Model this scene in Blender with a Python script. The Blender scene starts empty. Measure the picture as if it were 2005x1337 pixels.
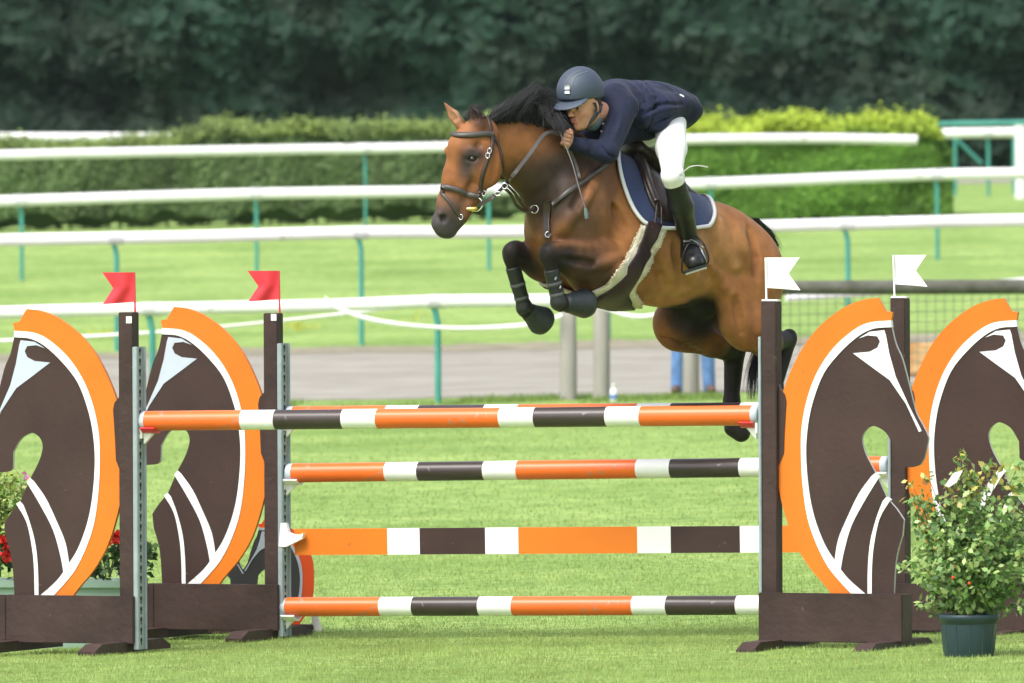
import bpy, bmesh, math, random
import numpy as np
from mathutils import Vector, Matrix
from mathutils.bvhtree import BVHTree
S = bpy.context.scene
C = S.collection
random.seed(7); RNG = np.random.default_rng(7)
R = math.radians
# ---------------------------------------------------------------- camera
FPX = 20000.0; CX, CY = 1002.5, 668.5
CAMZ = 2.2; HOR = 385.0
pitch = math.atan((CY-HOR)/FPX); roll = R(0.25)
cam = bpy.data.cameras.new('camera'); co = bpy.data.objects.new('camera', cam); C.objects.link(co)
cam.sensor_width = 36; cam.lens = FPX/2005*36; cam.clip_start = 1; cam.clip_end = 3000
M_rot = Matrix.Rotation(R(90)-pitch, 4, 'X') @ Matrix.Rotation(-roll, 4, 'Z')
co.matrix_world = Matrix.Translation((0, -50, CAMZ)) @ M_rot
S.camera = co
cam.dof.use_dof = True; cam.dof.focus_distance = 50.3; cam.dof.aperture_fstop = cam.lens/1000/0.044
# ---------------------------------------------------------------- light
w = bpy.data.worlds.new('World'); S.world = w; w.use_nodes = True
nt = w.node_tree; bg = nt.nodes['Background']
sky = nt.nodes.new('ShaderNodeTexSky'); sky.sky_type = 'NISHITA'; sky.sun_disc = False
SUN_EL, SUN_AZ = R(56), R(-140)      # azimuth clockwise from +Y
sky.sun_elevation = SUN_EL; sky.sun_rotation = SUN_AZ; sky.dust_density = 4; sky.air_density = 1.0
hs = nt.nodes.new('ShaderNodeHueSaturation'); hs.inputs['Saturation'].default_value = 0.45
nt.links.new(sky.outputs[0], hs.inputs['Color']); nt.links.new(hs.outputs[0], bg.inputs['Color'])
bg.inputs['Strength'].default_value = 0.15
sl = bpy.data.lights.new('sun', 'SUN'); so = bpy.data.objects.new('sun', sl); C.objects.link(so)
sl.energy = 1.5; sl.angle = R(24); sl.color = (1, .97, .91)
sd = Vector((math.sin(SUN_AZ)*math.cos(SUN_EL), math.cos(SUN_AZ)*math.cos(SUN_EL), math.sin(SUN_EL)))
so.rotation_euler = sd.to_track_quat('Z', 'Y').to_euler()
S.view_settings.view_transform = 'Standard'; S.view_settings.look = 'None'; S.view_settings.gamma = 1
S.view_settings.exposure = 1.0
S.render.engine = 'CYCLES'
# ---------------------------------------------------------------- measuring helpers
CW = co.matrix_world.copy(); ORI = CW.translation.copy(); CR = CW.to_3x3()
def ray(px, py): return CR @ Vector(((px-CX)/FPX, -(py-CY)/FPX, -1.0))
def P(px, py, d): return ORI + ray(px, py)*d
TD = [0, 30, 49, 50, 51, 52.5, 56, 75, 97.5, 121, 151, 171, 185, 200, 230, 260, 330, 700, 3000]
TZ = [0, 0, -.005, -.01, -.03, -.04, -.03, .08, .25, .44, 1.08, 1.75, 1.9, 2.05, 2.4, 2.6, 3, 3, 3]
def zt(x, y):
    z = np.interp(np.asarray(y, float)+50, TD, TZ)
    return z + .018*np.clip(x, -40, 40)
def G(x, y): return Vector((x, y, float(zt(x, y))))
def gp(px, d):                     # a point of the ground seen at column px and distance d
    p = P(px, 700, d); return G(p.x, p.y)
# ---------------------------------------------------------------- materials
MATS = {}
def mat(name, col, rough=.6, metal=0., var=.12, vs=8., bump=0., bs=60., spec=.5, coat=0., attr=None, sheen=0., sss=0., col2=None, stretch=None, trans=0., scuff=None):
    if name in MATS: return MATS[name]
    m = bpy.data.materials.new(name); m.use_nodes = True; n = m.node_tree.nodes; L = m.node_tree.links
    b = n['Principled BSDF']; b.inputs['Roughness'].default_value = rough; b.inputs['Metallic'].default_value = metal
    b.inputs['Specular IOR Level'].default_value = spec; b.inputs['Coat Weight'].default_value = coat
    b.inputs['Coat Roughness'].default_value = .15
    b.inputs['Sheen Weight'].default_value = sheen
    if sss: b.inputs['Subsurface Weight'].default_value = sss; b.inputs['Subsurface Radius'].default_value = (.02, .008, .004)
    tc = n.new('ShaderNodeTexCoord'); out = tc.outputs['Object']
    if stretch:
        mp = n.new('ShaderNodeMapping'); mp.inputs['Scale'].default_value = stretch; L.new(out, mp.inputs[0]); out = mp.outputs[0]
    no = n.new('ShaderNodeTexNoise'); no.inputs['Scale'].default_value = vs; no.inputs['Detail'].default_value = 6; L.new(out, no.inputs['Vector'])
    rp = n.new('ShaderNodeValToRGB'); rp.color_ramp.elements[0].position = .3; rp.color_ramp.elements[1].position = .7
    L.new(no.outputs[0], rp.inputs[0])
    mx = n.new('ShaderNodeMix'); mx.data_type = 'RGBA'
    L.new(rp.outputs[0], mx.inputs[0])
    if attr:
        at = n.new('ShaderNodeVertexColor'); at.layer_name = attr
        for sock, k in ((6, 1-var), (7, 1+var)):
            vm = n.new('ShaderNodeMix'); vm.data_type = 'RGBA'; vm.blend_type = 'MULTIPLY'; vm.inputs[0].default_value = 1
            L.new(at.outputs[0], vm.inputs[6]); vm.inputs[7].default_value = (k, k, k, 1); L.new(vm.outputs[2], mx.inputs[sock])
    else:
        c2 = col2 or [min(1, c*(1+var)) for c in col]; c1 = col if col2 else [c*(1-var) for c in col]
        mx.inputs[6].default_value = (*c1, 1); mx.inputs[7].default_value = (*c2, 1)
    if scuff:
        ns = n.new('ShaderNodeTexNoise'); ns.inputs['Scale'].default_value = scuff[1]; ns.inputs['Detail'].default_value = 7; ns.inputs['Distortion'].default_value = .6
        mp2 = n.new('ShaderNodeMapping'); mp2.inputs['Scale'].default_value = scuff[3] if len(scuff) > 3 else (1, 1, 1); L.new(tc.outputs['Object'], mp2.inputs[0]); L.new(mp2.outputs[0], ns.inputs['Vector'])
        r2 = n.new('ShaderNodeValToRGB'); r2.color_ramp.elements[0].position = scuff[2]; r2.color_ramp.elements[1].position = scuff[2]+.035; L.new(ns.outputs[0], r2.inputs[0])
        sf = n.new('ShaderNodeMath'); sf.operation = 'MULTIPLY'; sf.inputs[1].default_value = .75; L.new(r2.outputs[0], sf.inputs[0])
        m3 = n.new('ShaderNodeMix'); m3.data_type = 'RGBA'; L.new(sf.outputs[0], m3.inputs[0]); L.new(mx.outputs[2], m3.inputs[6]); m3.inputs[7].default_value = (*scuff[0], 1); mx = m3
    L.new(mx.outputs[2], b.inputs['Base Color'])
    if bump:
        n2 = n.new('ShaderNodeTexNoise'); n2.inputs['Scale'].default_value = bs; n2.inputs['Detail'].default_value = 4; L.new(out, n2.inputs['Vector'])
        bp = n.new('ShaderNodeBump'); bp.inputs['Strength'].default_value = bump; bp.inputs['Distance'].default_value = .01
        L.new(n2.outputs[0], bp.inputs['Height']); L.new(bp.outputs[0], b.inputs['Normal'])
    if trans:
        tr = n.new('ShaderNodeBsdfTranslucent'); L.new(mx.outputs[2], tr.inputs[0])
        ms = n.new('ShaderNodeMixShader'); ms.inputs[0].default_value = trans
        L.new(b.outputs[0], ms.inputs[1]); L.new(tr.outputs[0], ms.inputs[2]); L.new(ms.outputs[0], n['Material Output'].inputs[0])
    MATS[name] = m; return m
# ---------------------------------------------------------------- object helpers
def tag(o, label=None, cat=None, group=None, kind=None):
    if label: o['label'] = label
    if cat: o['category'] = cat
    if group: o['group'] = group
    if kind: o['kind'] = kind
    return o
def empty(name, loc, label, cat, group=None, rz=0):
    o = bpy.data.objects.new(name, None); C.objects.link(o); o.location = loc; o.rotation_euler = (0, 0, rz); o.empty_display_size = .1
    return tag(o, label, cat, group)
def link(name, me, parent=None):
    o = bpy.data.objects.new(name, me); C.objects.link(o)
    if parent: o.parent = parent; o.matrix_parent_inverse = wm(parent).inverted()
    return o
def wm(o):
    m = o.matrix_basis.copy() if not o.parent else wm(o.parent) @ o.matrix_parent_inverse @ o.matrix_basis
    return m
def local(name, me, parent):       # mesh already in the parent's own coordinates
    o = bpy.data.objects.new(name, me); C.objects.link(o); o.parent = parent; return o
def npmesh(name, V, F, mats, smooth=False, mi=None, col=None, colname='Col'):
    V = np.asarray(V, np.float32); F = np.asarray(F, np.int32); k = F.shape[1]
    me = bpy.data.meshes.new(name); me.vertices.add(len(V)); me.vertices.foreach_set('co', V.ravel())
    me.loops.add(F.size); me.loops.foreach_set('vertex_index', F.ravel())
    me.polygons.add(len(F)); me.polygons.foreach_set('loop_start', np.arange(0, F.size, k, dtype=np.int32))
    if mi is not None: me.polygons.foreach_set('material_index', np.asarray(mi, np.int32))
    if smooth: me.polygons.foreach_set('use_smooth', np.ones(len(F), bool))
    for m in (mats if isinstance(mats, (list, tuple)) else [mats]): me.materials.append(m)
    if col is not None:
        a = me.color_attributes.new(colname, 'FLOAT_COLOR', 'POINT')
        c4 = np.ones((len(V), 4), np.float32); c4[:, :3] = col; a.data.foreach_set('color', c4.ravel())
    me.update(calc_edges=True); return me
class MB:
    """collects shapes and builds one mesh"""
    def __init__(s): s.v = []; s.f = []; s.m = []; s.sm = []
    def add(s, V, F, m=0, smooth=False):
        o = len(s.v); s.v += [tuple(x) for x in V]
        for f in F: s.f.append([i+o for i in f]); s.m.append(m); s.sm.append(smooth)
        return s
    def box(s, c, sz, m=0, rot=None, bev=0.0):
        hx, hy, hz = sz[0]/2, sz[1]/2, sz[2]/2
        b = bmesh.new(); bmesh.ops.create_cube(b, size=1)
        for v in b.verts: v.co = Vector((v.co.x*sz[0], v.co.y*sz[1], v.co.z*sz[2]))
        if bev: bmesh.ops.bevel(b, geom=b.edges[:], offset=bev, segments=2, affect='EDGES')
        Mx = rot.to_4x4() if rot else Matrix()
        b.verts.ensure_lookup_table()
        for i, v in enumerate(b.verts): v.index = i
        s.add([Mx @ v.co + Vector(c) for v in b.verts], [[v.index for v in f.verts] for f in b.faces], m); b.free(); return s
    def tube(s, pts, r, n=10, m=0, cap=True, el=None):
        pts = [Vector(p) for p in pts]; rr = r if isinstance(r, (list, tuple)) else [r]*len(pts)
        V = []; F = []; up = None
        for i, p in enumerate(pts):
            t = (pts[min(i+1, len(pts)-1)]-pts[max(i-1, 0)]).normalized()
            if up is None: up = Vector((0, 0, 1)) if abs(t.z) < .9 else Vector((1, 0, 0))
            a = t.cross(up).normalized(); up = a.cross(t).normalized()
            e = el or (1, 1)
            for k in range(n):
                an = 2*math.pi*k/n; V.append(p + a*math.cos(an)*rr[i]*e[0] + up*math.sin(an)*rr[i]*e[1])
        for i in range(len(pts)-1):
            for k in range(n): F.append([i*n+k, i*n+(k+1) % n, (i+1)*n+(k+1) % n, (i+1)*n+k])
        s.add(V, F, m, True)
        if cap: s.add(V[:n], [list(range(n))[::-1]], m); s.add(V[-n:], [list(range(n))], m)
        return s
    def prism(s, pts, y0, y1, m=0, me=None):     # outline in x,z ; extruded y0..y1
        n = len(pts); area = sum(pts[i][0]*pts[(i+1) % n][1]-pts[(i+1) % n][0]*pts[i][1] for i in range(n))
        if area < 0: pts = pts[::-1]
        V = [(x, y0, z) for x, z in pts]+[(x, y1, z) for x, z in pts]
        s.add(V, [list(range(n))], m); s.add(V, [[n+i for i in range(n)][::-1]], m)
        s.add(V, [[(i+1) % n, i, i+n, (i+1) % n+n] for i in range(n)], m if me is None else me); return s
    def lathe(s, prof, c=(0, 0, 0), n=32, m=0):
        V = []; F = []
        for r, z in prof:
            for k in range(n): a = 2*math.pi*k/n; V.append((c[0]+r*math.cos(a), c[1]+r*math.sin(a), c[2]+z))
        for i in range(len(prof)-1):
            for k in range(n): F.append([i*n+k, i*n+(k+1) % n, (i+1)*n+(k+1) % n, (i+1)*n+k])
        s.add(V, F, m, True); return s
    def mesh(s, name, mats):
        me = bpy.data.meshes.new(name); me.from_pydata(s.v, [], s.f)
        for m in (mats if isinstance(mats, (list, tuple)) else [mats]): me.materials.append(m)
        me.polygons.foreach_set('material_index', s.m); me.polygons.foreach_set('use_smooth', s.sm); me.update()
        return me
    def build(s, name, mats, parent=None, loc=False):
        me = s.mesh(name, mats); return local(name, me, parent) if loc and parent else link(name, me, parent)
def cr(pts, n=6):                    # Catmull-Rom through points of any dimension
    p = [np.array(q, float) for q in pts]; p = [2*p[0]-p[1]]+p+[2*p[-1]-p[-2]]; out = []
    for i in range(1, len(p)-2):
        for k in range(n):
            t = k/n; a, b, c, d = p[i-1:i+3]
            out.append(.5*((2*b)+(c-a)*t+(2*a-5*b+4*c-d)*t*t+(3*b-a-3*c+d)*t**3))
    out.append(p[-2]); return out
def leafcloud(pts, size, mats, col, nrm=None, aspect=.6, jit=.35, bend=True, seed=1, shape='quad'):
    """many small leaves at pts; returns mesh"""
    g = np.random.default_rng(seed); n = len(pts); pts = np.asarray(pts, float)
    d = g.normal(size=(n, 3)); d /= np.linalg.norm(d, axis=1)[:, None]
    if nrm is not None: d = d*.75+nrm; d /= np.linalg.norm(d, axis=1)[:, None]
    a = np.cross(d, g.normal(size=(n, 3))); a /= np.linalg.norm(a, axis=1)[:, None]; b = np.cross(d, a)
    sz = size*(1-jit+2*jit*g.random(n))[:, None] if np.isscalar(size) else (size*(1-jit+2*jit*g.random(n)))[:, None]
    if shape == 'quad': o = [(-.5, 0, 0), (0, -aspect/2, .06), (.5, 0, 0), (0, aspect/2, .06)]; F = [[0, 1, 2, 3]]
    else:                            # spiky lobed leaf
        o = [(-.5, 0, 0), (-.2, -.17, .03), (-.05, -.34, 0), (.06, -.22, .04), (.25, -.27, -.02), (.3, -.12, .02), (.6, 0, -.08),
             (.3, .12, .02), (.25, .27, -.02), (.06, .22, .04), (-.05, .34, 0), (-.2, .17, .03)]; F = [list(range(12))]
    k = len(o); V = np.zeros((n, k, 3))
    for i, (x, y, z) in enumerate(o): V[:, i] = pts+sz*(a*x+b*y+d*z)
    Fi = (np.arange(n)[:, None]*k+np.array(F[0])[None]).astype(np.int32)
    cc = np.repeat(np.asarray(col)[:, None, :], k, 1).reshape(-1, 3)
    return npmesh('leaves', V.reshape(-1, 3), Fi, mats, False, None, cc)
def snoise(p, f, seed=0):            # cheap smooth value noise -1..1 in 3D
    g = np.random.default_rng(seed); out = np.zeros(len(p))
    for k in range(6):
        v = g.normal(size=3)*f*(1+.4*k); out += np.sin(p @ v+g.random()*6.28)
    return out/3.2
# ================================================================ SETTING
M_grass = mat('grass_ground', (.15, .24, .066), .9, var=.0, vs=.5, bump=.5, bs=30, spec=.1, col2=(.255, .35, .12))
def grass_nodes(m):
    n = m.node_tree.nodes; L = m.node_tree.links; b = n['Principled BSDF']
    mx = [x for x in n if x.type == 'MIX'][0]
    tc = [x for x in n if x.type == 'TEX_COORD'][0]
    n3 = n.new('ShaderNodeTexNoise'); n3.inputs['Scale'].default_value = 7; n3.inputs['Detail'].default_value = 8; L.new(tc.outputs['Object'], n3.inputs['Vector'])
    rp = n.new('ShaderNodeValToRGB'); e = rp.color_ramp.elements; e[0].position = .33; e[0].color = (.66, .76, .6, 1); e[1].position = .66; e[1].color = (1.3, 1.22, 1.15, 1)
    L.new(n3.outputs[0], rp.inputs[0])
    m2 = n.new('ShaderNodeMix'); m2.data_type = 'RGBA'; m2.blend_type = 'MULTIPLY'; m2.inputs[0].default_value = 1
    L.new(mx.outputs[2], m2.inputs[6]); L.new(rp.outputs[0], m2.inputs[7]); L.new(m2.outputs[2], b.inputs['Base Color'])
grass_nodes(M_grass)
ys = np.concatenate([np.arange(-60, 10, .5), np.arange(10, 260, 2.0), np.arange(260, 2400, 60)])
xs = np.concatenate([np.arange(-900, -40, 40), np.arange(-40, 40.1, 1.), np.arange(80, 901, 40)])
XX, YY = np.meshgrid(xs, ys); ZZ = zt(XX, YY)
V = np.stack([XX, YY, ZZ], -1).reshape(-1, 3); nx = len(xs); ii = np.arange(len(ys)-1)[:, None]*nx+np.arange(nx-1)[None]
F = np.stack([ii, ii+1, ii+nx+1, ii+nx], -1).reshape(-1, 4)
tag(link('ground', npmesh('ground', V, F, M_grass, True)), kind='structure')
# the sand track across the picture
M_sand = mat('track_sand', (.225, .21, .18), .95, vs=1.5, bump=.8, bs=25, spec=.1, col2=(.31, .295, .255))
def strip(name, d0, d1, amp, m, x0=-60, x1=60, lift=.006, seed=3):
    xs = np.arange(x0, x1, .12); g = np.random.default_rng(seed)
    def edge(): return np.convolve(g.normal(size=len(xs)+20), np.ones(9)/9, 'same')[10:-10]*amp
    e0, e1 = edge(), edge(); ts = np.linspace(0, 1, 30); V = []
    for t in ts:
        y = (d0+e0)*(1-t)+(d1+e1)*t-50; V.append(np.stack([xs, y, zt(xs, y)+lift], -1))
    V = np.array(V).reshape(-1, 3); nx = len(xs); ii = np.arange(len(ts)-1)[:, None]*nx+np.arange(nx-1)[None]
    F = np.stack([ii, ii+1, ii+nx+1, ii+nx], -1).reshape(-1, 4)
    return tag(link(name, npmesh(name, V, F, m, True)), kind='structure')
strip('sand_track', 98.5, 119.5, .9, M_sand)
M_sand2 = mat('track_verge', (.15, .14, .1), .95, vs=2.5, bump=.8, bs=25, spec=.1, col2=(.3, .27, .2))
strip('track_verge', 118.2, 121.5, .8, M_sand2, lift=.011, seed=5)
strip('far_path', 218, 245, 1.0, M_sand, lift=.01, seed=6)
# grass blades in the near part of the field
M_blade = mat('grass_blade', (1, 1, 1), .6, attr='Col', var=.1, vs=3, spec=.25, trans=.35)
def blades(n, d0, d1, hx, h0, wd, seed):
    g = np.random.default_rng(seed); d = d0+(d1-d0)*g.random(n)
    x = (g.random(n)*2-1)*hx*(d/50); y = d-50; z = zt(x, y)
    a = g.random(n)*6.28; h = h0*(.5+g.random(n)); p = np.stack([x, y, z-.004], -1)
    cl = snoise(p, 1.7, 3)*.5+snoise(p, 6, 4)*.5; h *= (1+.3*cl)
    w = np.stack([np.cos(a), np.sin(a), 0*a], -1)*wd; ln = np.stack([np.cos(a+2)*.5*g.random(n), np.sin(a+2)*.5*g.random(n), np.ones(n)], -1)*h[:, None]
    V = np.stack([p-w, p+w, p+ln], 1).reshape(-1, 3); F = np.arange(3*n).reshape(n, 3)
    base = np.array([.28, .375, .112])[None]*(1+.2*cl+.3*(g.random(n)-.5))[:, None]
    yel = g.random(n) < (.12 if d0 < 50 else .03); base[yel] = np.array([.36, .38, .13])
    tr_ = snoise(p*np.array([1, .45, 1]), 2.3, 17) > .62; base[tr_] *= np.array([.90, .87, .85])
    return V, F, np.repeat(base, 3, 0)
Vs = []; Fs = []; Cs = []; o = 0
for a in ((190000, 44.6, 53, 3.1, .016, .0022, 1), (90000, 53, 66, 2.9, .018, .0035, 2), (50000, 66, 98.5, 2.8, .02, .006, 3)):
    V, F, c = blades(*a); Vs.append(V); Fs.append(F+o); Cs.append(c); o += len(V)
tag(link('grass', npmesh('grass', np.vstack(Vs), np.vstack(Fs), M_blade, False, None, np.vstack(Cs))), 'short mown green grass blades covering the jumping field', 'grass', kind='stuff')
# rough tufts at the near edge of the track
n = 26000; g = np.random.default_rng(9); x = (g.random(n)*2-1)*8; d = 97.2+g.normal(size=n)*.5
tm = (snoise(np.stack([x, d*.3, 0*x], -1), 1.3, 5) > .0); x = x[tm]; d = d[tm]; n = len(x)
p = np.stack([x, d-50, zt(x, d-50)], -1); a = g.random(n)*6.28; h = .03+.05*g.random(n)
w_ = np.stack([np.cos(a), np.sin(a), 0*a], -1)*.006; ln = np.stack([.3*np.cos(a*3), .3*np.sin(a*3), np.ones(n)], -1)*h[:, None]
V = np.stack([p-w_, p+w_, p+ln], 1).reshape(-1, 3)
cc = np.array([.19, .28, .07])[None]*(.7+.6*g.random(n))[:, None]
tag(link('rough_grass', npmesh('rough_grass', V, np.arange(3*n).reshape(n, 3), M_blade, False, None, np.repeat(cc, 3, 0))), 'rough longer grass along the near edge of the sandy track', 'grass', kind='stuff')
# buttercup patches behind the track
g = np.random.default_rng(10); pc = []
for (px, d, w_, k) in ((590, 128, 22, 80), (215, 127, 20, 60), (820, 130, 14, 20)):
    for _ in range(k):
        q = gp(px+g.normal()*w_, d+g.normal()*.9); pc.append((q.x, q.y, q.z+.06))
tag(link('yellow_flowers', leafcloud(pc, .05, M_blade, [(.5, .48, .06)]*len(pc), seed=4)), 'small yellow wild flowers in the grass behind the track', 'flowers', kind='stuff')
# ---------------------------------------------------------------- far wood (one dark mass)
M_leaf = mat('leaf', (1, 1, 1), .65, attr='Col', var=.08, vs=2, spec=.2, trans=.15)
M_dark = mat('wood_core', (.010, .026, .017), .95, vs=1, spec=.05)
def surf_wood():
    g = np.random.default_rng(21); n = 130000
    x = -30+60*g.random(n); z = 15*g.random(n)**1.3; pr = np.stack([x, 0*x, z], -1)
    lump = snoise(pr, .55, 1)*.9+snoise(pr, 1.5, 2)*.5+snoise(pr, 4, 3)*.15
    y = 212-lump*1.0+g.random(n)*1.1+.12*z
    p = np.stack([x, y, zt(x, y)+z], -1)
    c = np.array([.010, .030, .017])[None]*(.95+.2*lump+.35*snoise(pr, .35, 18)+.08*snoise(pr, 6, 8)+.2*g.random(n))[:, None].clip(.35, 3)
    c[:, 0] *= 1+.5*(snoise(pr, .8, 9) > .4)
    return p, c
p, c = surf_wood()
wood = tag(link('wood', leafcloud(p, .5, M_leaf, c, np.tile(np.array([0, -1.3, .5]), (len(p), 1)), seed=5)), 'tall dark green wall of dense trees closing off the background', 'trees', kind='stuff')
b = MB(); xs_ = np.arange(-32, 33, 2.); zs = [-.5, 3, 6, 9, 12, 15]
V = [(x, 215+.12*z+.4*math.sin(x*1.3+z), float(zt(x, 215))+z) for z in zs for x in xs_]
nn = len(xs_); b.add(V, [[j*nn+i, j*nn+i+1, (j+1)*nn+i+1, (j+1)*nn+i] for j in range(len(zs)-1) for i in range(nn-1)], 0, True)
b.add([(x, y+218, float(zt(x, 215))+z) for x, y, z in ((-32, 0, -.5), (32, 0, -.5), (32, 0, 15), (-32, 0, 15))], [[0, 1, 2, 3]])
b.build('wood_core', M_dark, wood)
# ---------------------------------------------------------------- hedges
def hedge(name, pxa, pxb, da, db, ht, thick, base_gap, cols, label, n, seed, ltop=.0, size=.085, rnd=.25, dip=0.):
    """a clipped hedge between two ground points; leaves near its outer surface, bare stems below"""
    A, B = gp(pxa, da), gp(pxb, db); ax = (B-A); Ln = ax.length; ax.normalize(); ay = Vector((-ax.y, ax.x, 0))
    root = empty(name, (A+B)/2, label, 'hedge')
    g = np.random.default_rng(seed)
    s = g.random(n)*Ln; face = g.random(n); t = np.zeros(n); z = np.zeros(n); nr = np.zeros((n, 3))
    top = ht*(1+.03*np.sin(s*1.1+seed)+.02*np.sin(s*3.7))*(1-dip*np.clip(1-(s/Ln-.50)/.07, 0, 1))
    f1 = face < .5; f2 = (face >= .5) & (face < .62); f3 = face >= .62
    u = g.random(n)
    z[f1] = base_gap*.7+u[f1]**.9*(top[f1]-base_gap*.7); t[f1] = -thick/2*(1-.25*((z[f1]/ht)**4))
    z[f2] = base_gap+u[f2]*(top[f2]-base_gap); t[f2] = thick/2
    t[f3] = (u[f3]-.5)*thick; z[f3] = top[f3]-.10*(np.abs(t[f3])/(thick/2))**3
    e = g.random(n) < .06; s[e] = np.where(g.random(e.sum()) < .5, 0, Ln); t[e] = (g.random(e.sum())-.5)*thick; z[e] = base_gap+g.random(e.sum())*(ht-base_gap)
    # soften ends
    de = np.minimum(s, Ln-s); k = np.clip(1-de/.5, 0, 1); z = z-k*k*rnd*(z/ht)
    pr = np.stack([s, t, z], -1); lump = snoise(pr, 1.6, seed)*.07+snoise(pr, 5, seed+1)*.035
    t = t*(1+lump/(thick/2))+g.normal(size=n)*.035; z = z+np.where(f3, lump+.07*np.abs(g.normal(size=n))*(1+ltop*2*(snoise(pr, 2.2, seed+7) > .1)), g.normal(size=n)*.03)
    # ragged gaps near the foot
    gap = (z < base_gap*1.6) & (snoise(pr*np.array([1, 1, .25]), 3.5, seed+3) > (z/base_gap-1)*1.2); keep = ~gap
    s, t, z, f3 = s[keep], t[keep], z[keep], f3[keep]; pr = pr[keep]
    X = A.x+ax.x*s+ay.x*t; Y = A.y+ax.y*s+ay.y*t
    p = np.stack([X, Y, zt(X, Y)+z], -1)
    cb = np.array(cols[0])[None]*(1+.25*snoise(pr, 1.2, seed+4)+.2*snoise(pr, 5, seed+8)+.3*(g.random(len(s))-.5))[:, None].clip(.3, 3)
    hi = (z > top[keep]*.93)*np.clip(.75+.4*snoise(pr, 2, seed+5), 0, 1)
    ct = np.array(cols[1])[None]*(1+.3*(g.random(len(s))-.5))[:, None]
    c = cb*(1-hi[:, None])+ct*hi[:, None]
    nf_ = np.where(f3[:, None], np.array([[0, -.2, 1.]]), np.array([[0, -1., .35]])); link('foliage', leafcloud(p, size, M_leaf, c, nf_, seed=seed), root)
    # stems and the dense inside
    b = MB()
    for k in range(int(Ln*5)):
        ss = k/5+random.uniform(-.1, .1); q = A+ax*ss+ay*random.uniform(-.25, .25)*thick; q = G(q.x, q.y)
        for j in range(2):
            e = q+Vector((random.uniform(-.15, .15), random.uniform(-.1, .1), base_gap*1.7+.2)); b.tube([q, (q+e)/2+Vector((random.uniform(-.04, .04), 0, 0)), e], [.028, .022, .016], 5)
    b.build('stems', mat('bark', (.13, .10, .075), .9, bump=.5, bs=40), root)['kind'] = 'stuff'
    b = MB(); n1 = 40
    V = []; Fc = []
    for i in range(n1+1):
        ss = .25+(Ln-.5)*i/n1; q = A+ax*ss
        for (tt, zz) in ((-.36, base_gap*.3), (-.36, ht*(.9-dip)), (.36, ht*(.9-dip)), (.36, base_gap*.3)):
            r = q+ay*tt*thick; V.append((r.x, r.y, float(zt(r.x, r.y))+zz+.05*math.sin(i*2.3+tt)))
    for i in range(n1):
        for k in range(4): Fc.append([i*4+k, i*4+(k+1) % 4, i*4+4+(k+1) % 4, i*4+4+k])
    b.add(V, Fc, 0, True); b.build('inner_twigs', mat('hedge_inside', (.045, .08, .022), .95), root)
    return root
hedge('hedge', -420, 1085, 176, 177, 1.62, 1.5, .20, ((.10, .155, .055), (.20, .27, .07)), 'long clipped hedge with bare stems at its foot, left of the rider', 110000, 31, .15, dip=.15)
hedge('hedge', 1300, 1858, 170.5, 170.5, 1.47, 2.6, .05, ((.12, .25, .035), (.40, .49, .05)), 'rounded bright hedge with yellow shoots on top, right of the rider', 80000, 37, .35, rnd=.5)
# ---------------------------------------------------------------- racecourse running rails
M_rail = mat('rail_white', (.74, .74, .75), .4, var=.08, vs=1.2, spec=.5, scuff=((.45, .44, .40), 2.5, .64, (1, 1, 3)))
M_coup = mat('rail_coupling', (.55, .56, .58), .5, var=.1)
M_rpost = mat('rail_post_green', (.05, .27, .22), .45, var=.15, vs=3)
def rail(name, pts, posts, d0, d1, label, r=.075, arm=.2, pr=.032, pt=None):
    """pts: (px, py) of the rail's centre line; posts: px of the uprights"""
    pts = sorted(pts); X0, X1 = pts[0][0], pts[-1][0]
    D = lambda px: d0+(d1-d0)*px/2005
    yy = lambda px: float(np.interp(px, [p[0] for p in pts], [p[1] for p in pts]))
    c = P((X0+X1)/2, yy((X0+X1)/2), D((X0+X1)/2)); root = empty(name, G(c.x, c.y), label, 'railing', 'white running rails of the racecourse')
    line = [P(px, py, D(px)) for px, py in cr(pts, 5)]
    MB().tube(line, r, 14, el=(.75, 1)).build('rail', M_rail, root)
    for px in posts:
        t = P(px, yy(px), D(px)); f = G(t.x, t.y); h = t.z-f.z
        L_ = t+Vector((-arm, .02, -.03))
        path = [L_, t+Vector((-arm*.55, .02, -.0)), t+Vector((-arm*.2, .02, -.05)), t+Vector((-.01, .02, -.17)), Vector((t.x, t.y+.02, t.z-.3)), Vector((t.x, t.y+.02, f.z-.05))]
        q = [Vector(v) for v in cr(path, 4)]
        MB().tube(q, pr, 10).build('post', M_rpost, root)
        MB().tube([t+Vector((-.09, 0, 0)), t+Vector((.09, 0, 0))], r+.006, 14, el=(.75, 1)).build('coupling', M_coup, root)
    return root
def jit(p): return p
rail('running_rail', [(-500, 632), (0, 612), (230, 606), (640, 598), (850, 590), (1092, 588)], [-260, 298, 857], 98, 96.5, 'nearest white rail on curved green posts, on the grass in front of the sandy track', r=.062)
rail('running_rail', [(1540, 583), (1800, 566), (2005, 550), (2400, 525)], [2240], 100, 104, 'short piece of white rail behind the dark log rail at the right', r=.036)
rail('running_rail', [(-500, 480), (0, 470), (350, 464), (700, 455), (1000, 454), (1500, 443), (1750, 436), (2005, 431), (2500, 424)], [-250, 228, 707, 1190, 1660, 2140], 122, 122, 'second white rail on curved green posts, just beyond the sandy track')
rail('running_rail', [(-500, 408), (0, 394), (480, 380), (870, 374), (1340, 361), (1800, 343), (2005, 339), (2500, 330)], [-420, 42, 502, 957, 1393, 1835, 2290], 152, 152, 'third white rail on green posts, in front of the two hedges', r=.085)
rail('running_rail', [(-500, 318), (0, 304), (500, 294), (870, 288), (1270, 275), (1560, 271), (1795, 274)], [-180, 715, 1240], 167, 169.2, 'fourth white rail running close along the face of the hedges', r=.085, pr=.025)
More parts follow.
